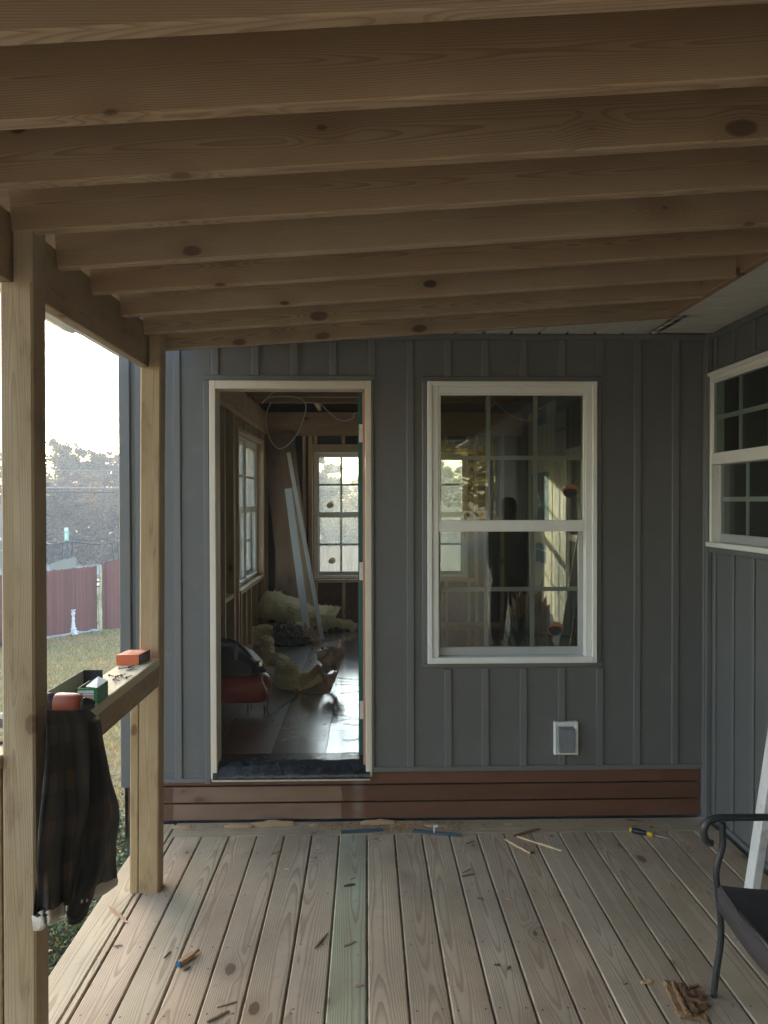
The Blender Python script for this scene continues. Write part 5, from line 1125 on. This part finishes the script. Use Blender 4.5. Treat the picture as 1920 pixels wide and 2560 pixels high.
# ---- picket run
s = MB()
for i in range(17):
    x = PY(126+i*3.9, 1400, 31).x; y = 31; zt2 = PY(126, 1408-16*min(1, i/14), 31).z+random.uniform(-.03, .03); s.add([(x-.028, y, gz(x, y)), (x+.028, y, gz(x, y)), (x+.028, y, zt2-.05), (x, y, zt2), (x-.028, y, zt2-.05), (x-.028, y+.02, gz(x, y)), (x+.028, y+.02, gz(x, y)), (x+.028, y+.02, zt2-.05), (x, y+.02, zt2), (x-.028, y+.02, zt2-.05)], [(0, 1, 2, 3, 4), (9, 8, 7, 6, 5)]+[(i_, i_+5, (i_+1) % 5+5, (i_+1) % 5) for i_ in range(5)])
a = PY(126, 1400, 31.03); b = PY(190, 1400, 31.03); board(s, (a.x, 31.04, -.95), (b.x, 31.04, -.9), .03, .08)
o = s.build('picket_fence', plain('grey_green_pickets', (.22, .23, .19), .85, var=.15), None, (a.x, 31, gz(a.x, 31))); tag(o, 'weathered picket fence rising behind the red fence, left of the trampoline', 'fence')
# ---- house far left
hx = PY(-8, 1400, 52).x; hg = gz(hx, 52)
hh = thing('neighbour_house', 'grey house with white gable trim across the road at the left edge', 'house', (hx-2.5, 54, hg))
M_hw = plain('grey_house_wall', (.30, .31, .33), .7, var=.04); M_roof = plain('grey_shingles', (.20, .20, .215), .85, var=.15, scale=8)
zE = PY(6, 1345, 52).z; zR = PY(0, 1278, 52).z; zG = PY(6, 1330, 52).z
s = MB(); box(s, hx-8, hx+.42, 52, 58, hg-.3, zE); part('walls', s, M_hw, hh)
s = MB(); s.add([(hx-8.3, 51.6, zE-.02), (hx+.6, 51.6, zE-.02), (hx-1.3, 55, zR+.6), (hx-8.3, 55, zR+.6), (hx-8.3, 58.4, zE-.02), (hx+.6, 58.4, zE-.02)], [(0, 1, 2, 3), (3, 2, 5, 4), (1, 5, 2), (0, 4, 5, 1)]); part('roof', s, M_roof, hh)
s = MB(); gx = hx-.15; board(s, (gx-.9, 51.5, zE-.15), (gx, 51.5, zG), .05, .16, up=(0, 0, 1)); board(s, (gx, 51.5, zG), (gx+.75, 51.5, zE-.1), .05, .16, up=(0, 0, 1)); s.add([(gx-.9, 51.55, zE-.15), (gx+.75, 51.55, zE-.15), (gx, 51.55, zG)], [(0, 1, 2)]); part('gable', s, M_white, hh)
s = MB(); a, b = PY(1, 1378, 51.9), PY(12, 1342, 51.9); cbox(s, a.x, b.x, 51.93, 51.995, a.z, b.z, .02); w_ = part('window', s, M_white, hh); s = MB()
for i in range(2): box(s, a.x+.05+i*.13, a.x+.14+i*.13, 51.90, 51.929, a.z+.1, b.z-.25)
s.build('pane', M_dark, w_)
s = MB()
for h in (.45, 1.0): board(s, (hx-3, 49.5, hg+h), (hx+.55, 49.5, hg+h+.02), .06, .08)
for i in range(5): board(s, (hx-3+i*.88, 49.5, hg-.1), (hx-3+i*.88, 49.5, hg+1.05), .09, .09, up=(0, 1, 0))
o = s.build('white_rail_fence', M_white, None, (hx-1, 49.5, hg)); tag(o, 'white rail fence in front of the grey house at the left edge', 'fence')
# ---- power lines
for y_, r_, lab in ((1219.5, .03, 'upper bright power line crossing before the woods'), (1231, .025, 'lower dark power line crossing before the woods'), (1176, .012, 'faint topmost wire crossing before the woods')):
    z = PY(216, y_, 44).z; s = MB(); tube(s, [(x, 44, z+.00012*(x+18)**2) for x in range(-70, 41, 5)], r_, 5); o = s.build('power_line', plain('wire', (.32, .33, .33) if y_ != 1231 else (.05, .05, .05), .4, .5), None, (-15, 44, z)); tag(o, lab, 'power line')
# ---- trees
def leafmat(name, a, b, tr=.35):
    t = NT(name); oi = t.n('ShaderNodeObjectInfo'); ti = t.attr('tint').outputs['Color']
    c = t.mix(oi.outputs['Random'], a, b); c = t.mix(1.0, c, ti, 'MULTIPLY'); t.fin(c, .7, spec=.2)
    tl = t.n('ShaderNodeBsdfTranslucent'); t.l(t.mix(1.0, c, (1.3, 1.35, .7), 'MULTIPLY'), tl.inputs[0]); mx = t.n('ShaderNodeMixShader'); mx.inputs[0].default_value = tr
    t.l(t.b.outputs[0], mx.inputs[1]); t.l(tl.outputs[0], mx.inputs[2]); t.l(mx.outputs[0], t.out.inputs[0]); return t.m
M_bark = plain('grey_bark', (.17, .15, .13), .9, var=.25, scale=6)
L_ol = leafmat('olive_leaves', (.115, .115, .055), (.16, .125, .07)); L_gr = leafmat('dark_green_leaves', (.045, .075, .035), (.06, .09, .045)); L_br = leafmat('brown_leaves', (.19, .13, .085), (.15, .12, .09)); L_gd = leafmat('golden_leaves', (.30, .24, .06), (.22, .20, .06), .4)
def leafcard(mb, p, sz, tint):
    a = Vector((random.gauss(0, 1), random.gauss(0, 1), random.gauss(0, .6))).normalized(); b = a.cross(Vector((random.gauss(0, 1), random.gauss(0, 1), random.gauss(0, 1)))).normalized()
    mb.add([p-a*sz, p+b*sz*.55, p+a*sz, p-b*sz*.55], [(0, 1, 2, 3)], None, tint)
def tree_mesh(kind, h, seed):
    random.seed(seed); tk = MB(); cr = MB(); r0 = h*.018
    lean_ = Vector((random.uniform(-.06, .06), random.uniform(-.06, .06), 1)); top = lean_*h*.92
    tp_ = [Vector((0, 0, -.3))+(top)*(i/7)+Vector((random.uniform(-.1, .1), random.uniform(-.1, .1), 0))*(i > 0) for i in range(8)]; tube(tk, tp_, [r0*(1-.85*i/7) for i in range(8)], 7)
    ends = []
    nb = {'bare': 26, 'ever': 20}.get(kind, 22)
    for k in range(nb):
        u = random.uniform(.22 if kind != 'ever' else .12, .97); base = tp_[0]+(top)*u; a = random.uniform(0, 6.28); ln = h*(.30*(1-u)+.10)*random.uniform(.7, 1.25)
        if kind == 'ever': ln = h*(.26*(1-u)+.04)
        up_ = random.uniform(.3, 1.0) if kind != 'ever' else random.uniform(-.05, .3)
        d = Vector((math.cos(a), math.sin(a), up_)).normalized(); e = base+d*ln; m = base+d*ln*.5+Vector((0, 0, -.04*ln)); tube(tk, [base, m, e], [r0*.35*(1-u*.6), r0*.2, r0*.05], 4, cap=False); ends += [(m, ln), (e, ln)]
        for q_ in range(4 if kind == 'bare' else 2):
            a2 = a+random.uniform(-1, 1); e2 = m+Vector((math.cos(a2), math.sin(a2), up_*.9)).normalized()*ln*.55; tube(tk, [m, e2], [r0*.12, r0*.03], 3, cap=False); ends.append((e2, ln*.7))
            if kind == 'bare':
                for _ in range(3): a3 = a2+random.uniform(-1, 1); e3 = e2+Vector((math.cos(a3), math.sin(a3), .9)).normalized()*ln*.35; tube(tk, [e2, e3], [r0*.05, r0*.015], 3, cap=False); ends.append((e3, ln*.5))
    per = {'full': 62, 'ever': 60, 'bare': 7}[kind]
    for (e, ln) in ends:
        cl = random.uniform(.6, 1.35); 
        for _ in range(per):
            d = Vector((random.gauss(0, 1), random.gauss(0, 1), random.gauss(0, .75))); p = e+d*ln*.20*(1 if kind != 'ever' else .9)
            v = cl*random.uniform(.75, 1.25); leafcard(cr, p, random.uniform(.07, .17)*h/9, (v, v*random.uniform(.92, 1.05), v*random.uniform(.8, 1.1)))
    return tk, cr
protos = {}
for kind in ('full', 'ever', 'bare'):
    for sd_ in (1, 2):
        tk, cr = tree_mesh(kind, 9.0, sd_*13+len(kind)); protos[(kind, sd_)] = (tk.build('trunk', M_bark, None, (0, 0, 0)), cr.build('crown', L_ol, None, (0, 0, 0)))
proto_used = set()
def tree(kind, sd_, x, y, h, leaf, label, group, z=None, name='tree', rz_=None):
    tk, cr = protos[(kind, sd_)]; o = thing(name, label, 'tree', (x, y, (gz(x, y) if z is None else z)-.1), group); o.rotation_euler = (0, 0, random.uniform(0, 6.28) if rz_ is None else rz_); k = h/9.0; w_ = random.uniform(.9, 1.25); o.scale = (k*w_, k*w_, k)
    for src, m in ((tk, None), (cr, leaf)):
        c = src.copy(); C.objects.link(c); c.parent = o
        if m is not None: 
            key = (src.name, m.name)
            if key not in protos: me = src.data.copy(); me.materials.clear(); me.materials.append(m); protos[key] = me
            c.data = protos[key]
    return o
random.seed(61); G = 'trees in the hazy woods across the road'
tops = [(-40, 1085), (20, 1118), (130, 1093), (170, 1083), (205, 1103), (235, 1120), (262, 1116), (300, 1108), (340, 1090)]
spec_ = ['tall round tree in the woods beyond the nearer post', 'round backlit treetop right beside the nearer post', 'tallest round treetop on the skyline between the posts', 'second round treetop on the skyline, right of the tallest', 'treetop at the dip of the skyline between the posts', 'thin twiggy treetop poking above the skyline', 'twiggy treetop next to the sunroom corner', 'treetop mostly behind the sunroom corner']
for i, (px, py) in enumerate(tops[1:]):
    Y = 74+random.uniform(-3, 3); p = PY(px, py, Y); z0_ = gz(p.x, Y); tree(['full', 'full', 'full', 'full', 'full', 'bare', 'bare', 'full'][i], 1+i % 2, p.x, Y, (p.z-z0_)/.98, [L_ol, L_gd, L_ol, L_ol, L_br, L_br, L_br, L_ol][i], spec_[i], G)
LB = {'o': 'olive tree in the woods across the road', 'g': 'dark evergreen in the woods across the road', 'b': 'thin brown-leaved tree in the woods across the road', 'n': 'bare grey tree in the woods across the road'}
for i in range(80):
    row = i % 4; Y = 56+row*4.5+random.uniform(-1.5, 1.5); x = -62+(i//4)*4.3+random.uniform(-1.6, 1.6)
    kd = random.choice('ooggbbnn'); h = random.uniform(5.2, 6.6)+row*.55
    if x > -16: h *= 1.15
    tree({'o': 'full', 'g': 'ever', 'b': 'full', 'n': 'bare'}[kd], random.choice((1, 2)), x, Y, h, {'o': L_ol, 'g': L_gr, 'b': L_br, 'n': L_br}[kd], LB[kd], G)
for i in range(16):  # out-of-view trees added to keep direct sun off the porch
    a = R(-31-i*1.0); d_ = 50+6*(i % 3); tree('full' if i % 3 else 'ever', 1+i % 2, math.sin(a)*d_-1.5, math.cos(a)*d_, random.uniform(15, 18), L_ol if i % 3 else L_gr, 'unseen tall tree added left of the yard to block the sun', G)
# low brush under the woods: one mass
def brush(name, label, n, fx, fz, mat, sz, parent=None):
    s = MB()
    for _ in range(n): x, y = fx(); z = gz(x, y); v = random.uniform(.55, 1.4); leafcard(s, Vector((x, y, z+fz())), random.uniform(*sz), (v, v, v*random.uniform(.8, 1.1)))
    o = s.build(name, mat); return tag(o, label, 'undergrowth', kind='stuff')
brush('undergrowth', 'brown and green undergrowth at the foot of the woods', 16000, lambda: (random.uniform(-55, 15), random.uniform(53, 60)), lambda: abs(random.gauss(0, 1.3)), L_br, (.08, .25))
brush('far_brush', 'leafy brush filling the woods across the road', 22000, lambda: (random.uniform(-60, 20), random.uniform(60, 76)), lambda: random.uniform(0, 4.5), L_ol, (.12, .3))
# golden trees behind the viewer, mirrored in the big window; made taller to block low sky
for i, (x, y, h) in enumerate(((5, -15, 9.5), (9.5, -17, 11.2), (1, -18, 11.5), (13, -20, 12), (-4, -20, 11), (7, -22, 12.5), (3, -25, 13), (11, -12, 11), (-9, -18, 11))):
    tree('full', 1+i % 2, x, y, h, L_gd, 'golden leaved tree behind the deck, mirrored in the big window', 'golden trees mirrored in the window')
# shrubs by the deck
def shrub(name, label, c, r, h, n, mats, seed, cat='shrub', red=.2):
    random.seed(seed); o = thing(name, label, cat, (c[0], c[1], gz(*c[:2]))); g0 = gz(*c[:2]); st = MB(); lf = MB(); ends = []
    for _ in range(26):
        a = random.uniform(0, 6.28); q_ = random.uniform(.2, 1); e = Vector((c[0]+r*q_*math.cos(a), c[1]+r*q_*math.sin(a), g0+h*random.uniform(.5, 1)*(1-.25*q_))); b = Vector((c[0]+.05*math.cos(a), c[1]+.05*math.sin(a), g0)); tube(st, [b, (b+e)/2+Vector((0, 0, .05)), e], [.008, .005, .002], 4, cap=False); ends += [e, (e*2+b)/3]
    part('stems', st, M_bark, o)
    for _ in range(n):
        e = random.choice(ends)+Vector((random.gauss(0, .09), random.gauss(0, .09), random.gauss(0, .08))); v = random.uniform(.5, 1.6); a = Vector((random.gauss(0, 1), random.gauss(0, 1), random.gauss(.3, .6))).normalized(); b = a.cross(Vector((random.gauss(0, .5), random.gauss(0, .5), 1))).normalized(); L_ = random.uniform(.010, .020)
        tn_ = (v*.95, v, v) if random.random() > red else (v*2.6, v*1.1, v)
        lf.add([e-a*L_, e-a*L_*.2+b*L_*.42, e+a*L_, e-a*L_*.2-b*L_*.42], [(0, 1, 2, 3)], None, tn_)
    part('leaves', lf, mats, o); return o
L_az = leafmat('azalea_leaves', (.06, .105, .04), (.07, .11, .05), .2)
L_az.node_tree.nodes['Principled BSDF'].inputs['Roughness'].default_value = .4
shrub('azalea_shrub', 'green shrub by the deck edge just beyond the farther post', (-1.60, 4.3), .45, .75, 9000, L_az, 1, red=.25)
shrub('azalea_shrub', 'green shrub filling the gap between the jacket and the farther post', (-1.62, 3.3), .45, .62, 9000, L_az, 2, red=.25)
shrub('azalea_shrub', 'leafy shrub below the jacket at the deck edge', (-1.66, 2.5), .45, .52, 8000, L_az, 3, red=.4)
shrub('azalea_shrub', 'larger green shrub at the sunroom corner', (-1.75, 5.3), .5, .9, 7000, L_az, 4, red=.2)
shrub('flower_clump', 'low dark green plant clump at the foot of the red fence left of the pedestal', (-9.0, 19.6), .7, .5, 3000, L_az, 5, 'plant')
lf_ = MB(); random.seed(8)
for _ in range(5000):                                               # fallen leaves and mulch at the deck edge
    x, y = random.uniform(-3.2, -1.15), random.uniform(1.4, 6.5); v = random.uniform(.4, 1.5); leafcard(lf_, Vector((x, y, gz(x, y)+.02)), random.uniform(.012, .035), (v*1.2, v, v*.9))
o = lf_.build('fallen_leaves', L_br); tag(o, 'brown fallen leaves on the ground beside the deck', 'fallen leaves', kind='stuff')
# grass blades on the visible lawn
gb_ = MB(); random.seed(9)
for _ in range(42000):
    y = 3+ (random.random()**.8)*20; x = y*random.uniform(-.52, -.29); z = gz(x, y); h = random.uniform(.025, .07); a = random.uniform(0, 6.28); wd_ = .004+.0005*y; dx_, dy_ = math.cos(a)*wd_, math.sin(a)*wd_; v = random.uniform(.6, 1.3); nz = noise.noise(Vector((x*.6, y*.6, 3)))
    tn_ = (v*1.1, v*1.0, v*.85) if nz+random.uniform(-.3, .5) > 0 else (v*.72, v*.85, v*.6)
    gb_.add([(x-dx_, y-dy_, z), (x+dx_, y+dy_, z), (x+random.uniform(-.04, .04), y+random.uniform(-.04, .04), z+h)], [(0, 1, 2)], None, tn_)
o = gb_.build('grass', leafmat('dry_grass', (.43, .335, .215), (.43, .335, .215), .3)); tag(o, 'dry pale grass over the lawn', 'grass', kind='stuff')
for k_ in list(protos): 
    if len(k_) == 2 and isinstance(k_[1], int):
        for ob_ in protos[k_]: bpy.data.objects.remove(ob_)
# ---- person behind the viewer, seen only as a dim reflection in the big window
def skin(name, verts, edges, rad, mat, parent, sub=2, root=0, offs=(0, 0, 0)):
    me = bpy.data.meshes.new(name); me.from_pydata([Vector(v)+Vector(offs) for v in verts], edges, []); o = bpy.data.objects.new(name, me); C.objects.link(o)
    m = o.modifiers.new('skin', 'SKIN'); m.use_smooth_shade = True
    for i, r in enumerate(rad): me.skin_vertices[0].data[i].radius = (r, r) if not isinstance(r, tuple) else r; me.skin_vertices[0].data[i].use_root = (i == root)
    o.modifiers.new('sub', 'SUBSURF').levels = sub; o.modifiers['sub'].render_levels = sub
    bpy.context.view_layer.update(); m2 = bpy.data.meshes.new_from_object(o.evaluated_get(bpy.context.evaluated_depsgraph_get())); bpy.data.objects.remove(o)
    for p in m2.polygons: p.use_smooth = True
    m2.materials.clear(); m2.materials.append(mat); o = bpy.data.objects.new(name, m2); C.objects.link(o); o['_o'] = parent['_o']; o.parent = parent; return o
pr = thing('person', 'person in dark clothes standing on the deck, dimly mirrored in the big window', 'person', (1.64, -.45, 0))
V = [(0, 0, .95), (0, .01, 1.12), (0, 0, 1.30), (0, -.01, 1.44), (0, 0, 1.53), (0, .015, 1.60), (0, .01, 1.69), (0, 0, 1.77), (0, .095, 1.645), (0, .112, 1.64)]
E = [(0, 1), (1, 2), (2, 3), (3, 4), (4, 5), (5, 6), (6, 7)]
Rr = [(.15, .11), (.14, .10), (.165, .115), (.13, .09), .056, (.085, .098), (.098, .115), (.075, .09), .016, .009]
V = V[:8]; Rr = Rr[:8]
for sx_ in (-1, 1):
    b = len(V); V += [(sx_*.15, -.01, 1.42), (sx_*.19, -.02, 1.16), (sx_*.18, .08, .94), (sx_*.178, .11, .87), (sx_*.178, .125, .82)]; Rr += [.058, .046, .031, (.022, .038), (.018, .036)]; E += [(3, b), (b, b+1), (b+1, b+2), (b+2, b+3), (b+3, b+4)]
    for k in range(4):
        f = len(V); y0 = .098+.019*k; l_ = (.070, .082, .078, .060)[k]; V += [(sx_*.176, y0+.004, .795), (sx_*.170, y0+.008, .795-l_*.5), (sx_*.158, y0+.006, .795-l_)]; Rr += [.0095, .0088, .0075]; E += [(b+4, f), (f, f+1), (f+1, f+2)]
    f = len(V); V += [(sx_*.165, .150, .845), (sx_*.155, .168, .815), (sx_*.148, .172, .790)]; Rr += [.011, .0098, .0085]; E += [(b+3, f), (f, f+1), (f+1, f+2)]
    b = len(V); V += [(sx_*.095, 0, .88), (sx_*.11, .01, .50), (sx_*.12, -.02, .10), (sx_*.125, .05, .05), (sx_*.13, .15, .035)]; Rr += [.095, .062, .042, (.042, .035), (.042, .025)]; E += [(0, b), (b, b+1), (b+1, b+2), (b+2, b+3), (b+3, b+4)]
off = pr['_o']; OF = (off[0]-off[0], 0, 0)
M_skin = plain('skin_tone', (.42, .26, .19), .5, var=.05, bump=.05)
skin('body', V, E, Rr, M_skin, pr)
JV = [(0, 0, .92), (0, .01, 1.10), (0, 0, 1.30), (0, -.01, 1.44), (0, 0, 1.51)]; JR = [(.21, .15), (.205, .15), (.23, .16), (.19, .13), .09]; JE = [(0, 1), (1, 2), (2, 3), (3, 4)]
for sx_ in (-1, 1): b = len(JV); JV += [(sx_*.15, -.01, 1.42), (sx_*.19, -.02, 1.16), (sx_*.18, .075, .95)]; JR += [.098, .082, .055]; JE += [(3, b), (b, b+1), (b+1, b+2)]
skin('jacket', JV, JE, JR, plain('dark_red_hoodie', (.11, .04, .035), .9, var=.1, bump=.3), pr)
TV = [(0, 0, .97), (0, 0, .90)]; TR = [(.20, .15), (.20, .15)]; TE = [(0, 1)]
for sx_ in (-1, 1): b = len(TV); TV += [(sx_*.095, 0, .82), (sx_*.11, .01, .50), (sx_*.12, -.02, .11)]; TR += [.13, .10, .085]; TE += [(1, b), (b, b+1), (b+1, b+2)]
skin('trousers', TV, TE, TR, plain('dark_denim', (.05, .055, .07), .85, bump=.3), pr)
skin('hair', [(0, -.03, 1.66), (0, -.016, 1.73), (0, -.004, 1.80)], [(0, 1), (1, 2)], [(.085, .10), (.104, .118), (.055, .065)], plain('dark_hair', (.02, .014, .01), .7), pr)
s = MB()
px_, py_, _ = off
lathe(s, [(.004, -.02), (.014, -.012), (.011, .01), (.005, .028)], (px_, py_+.105, 1.655), 10); part('nose', s, M_skin, pr)
for sx_ in (-1, 1):
    s = MB(); lathe(s, [(.001, -.011), (.009, -.007), (.0118, 0), (.009, .007), (.001, .011)], (px_+sx_*.032, py_+.088, 1.685), 10); part('eye', s, plain('eye_white', (.6, .6, .58), .3, bump=0), pr)
    s = MB(); lathe(s, [(.003, -.03), (.014, -.015), (.018, .012), (.008, .03)], (px_+sx_*.083, py_+.0, 1.665), 8); part('ear', s, M_skin, pr)
    s = MB(); cbox(s, px_+sx_*.127-.05, px_+sx_*.127+.05, py_-.07, py_+.20, .001, .085, .02); part('boot', s, plain('work_boot', (.05, .03, .02), .7), pr)
s = MB(); cbox(s, px_-.024, px_+.024, py_+.092, py_+.098, 1.612, 1.620, .002); part('mouth', s, plain('lips', (.30, .13, .11), .5), pr)
# ---- hazy evening air
hm = bpy.data.materials.new('haze'); hm.use_nodes = True; hn = hm.node_tree; hn.nodes.clear(); ho = hn.nodes.new('ShaderNodeOutputMaterial'); hv = hn.nodes.new('ShaderNodeVolumePrincipled')
hv.inputs['Color'].default_value = (.86, .90, .95, 1); hv.inputs['Density'].default_value = .0038; hv.inputs['Anisotropy'].default_value = 0; hn.links.new(hv.outputs[0], ho.inputs['Volume'])
s = MB(); box(s, -116, 84, -62, 122, -9, 20); o = s.build('haze', hm); tag(o, 'pale evening haze in the air', 'haze', kind='stuff')
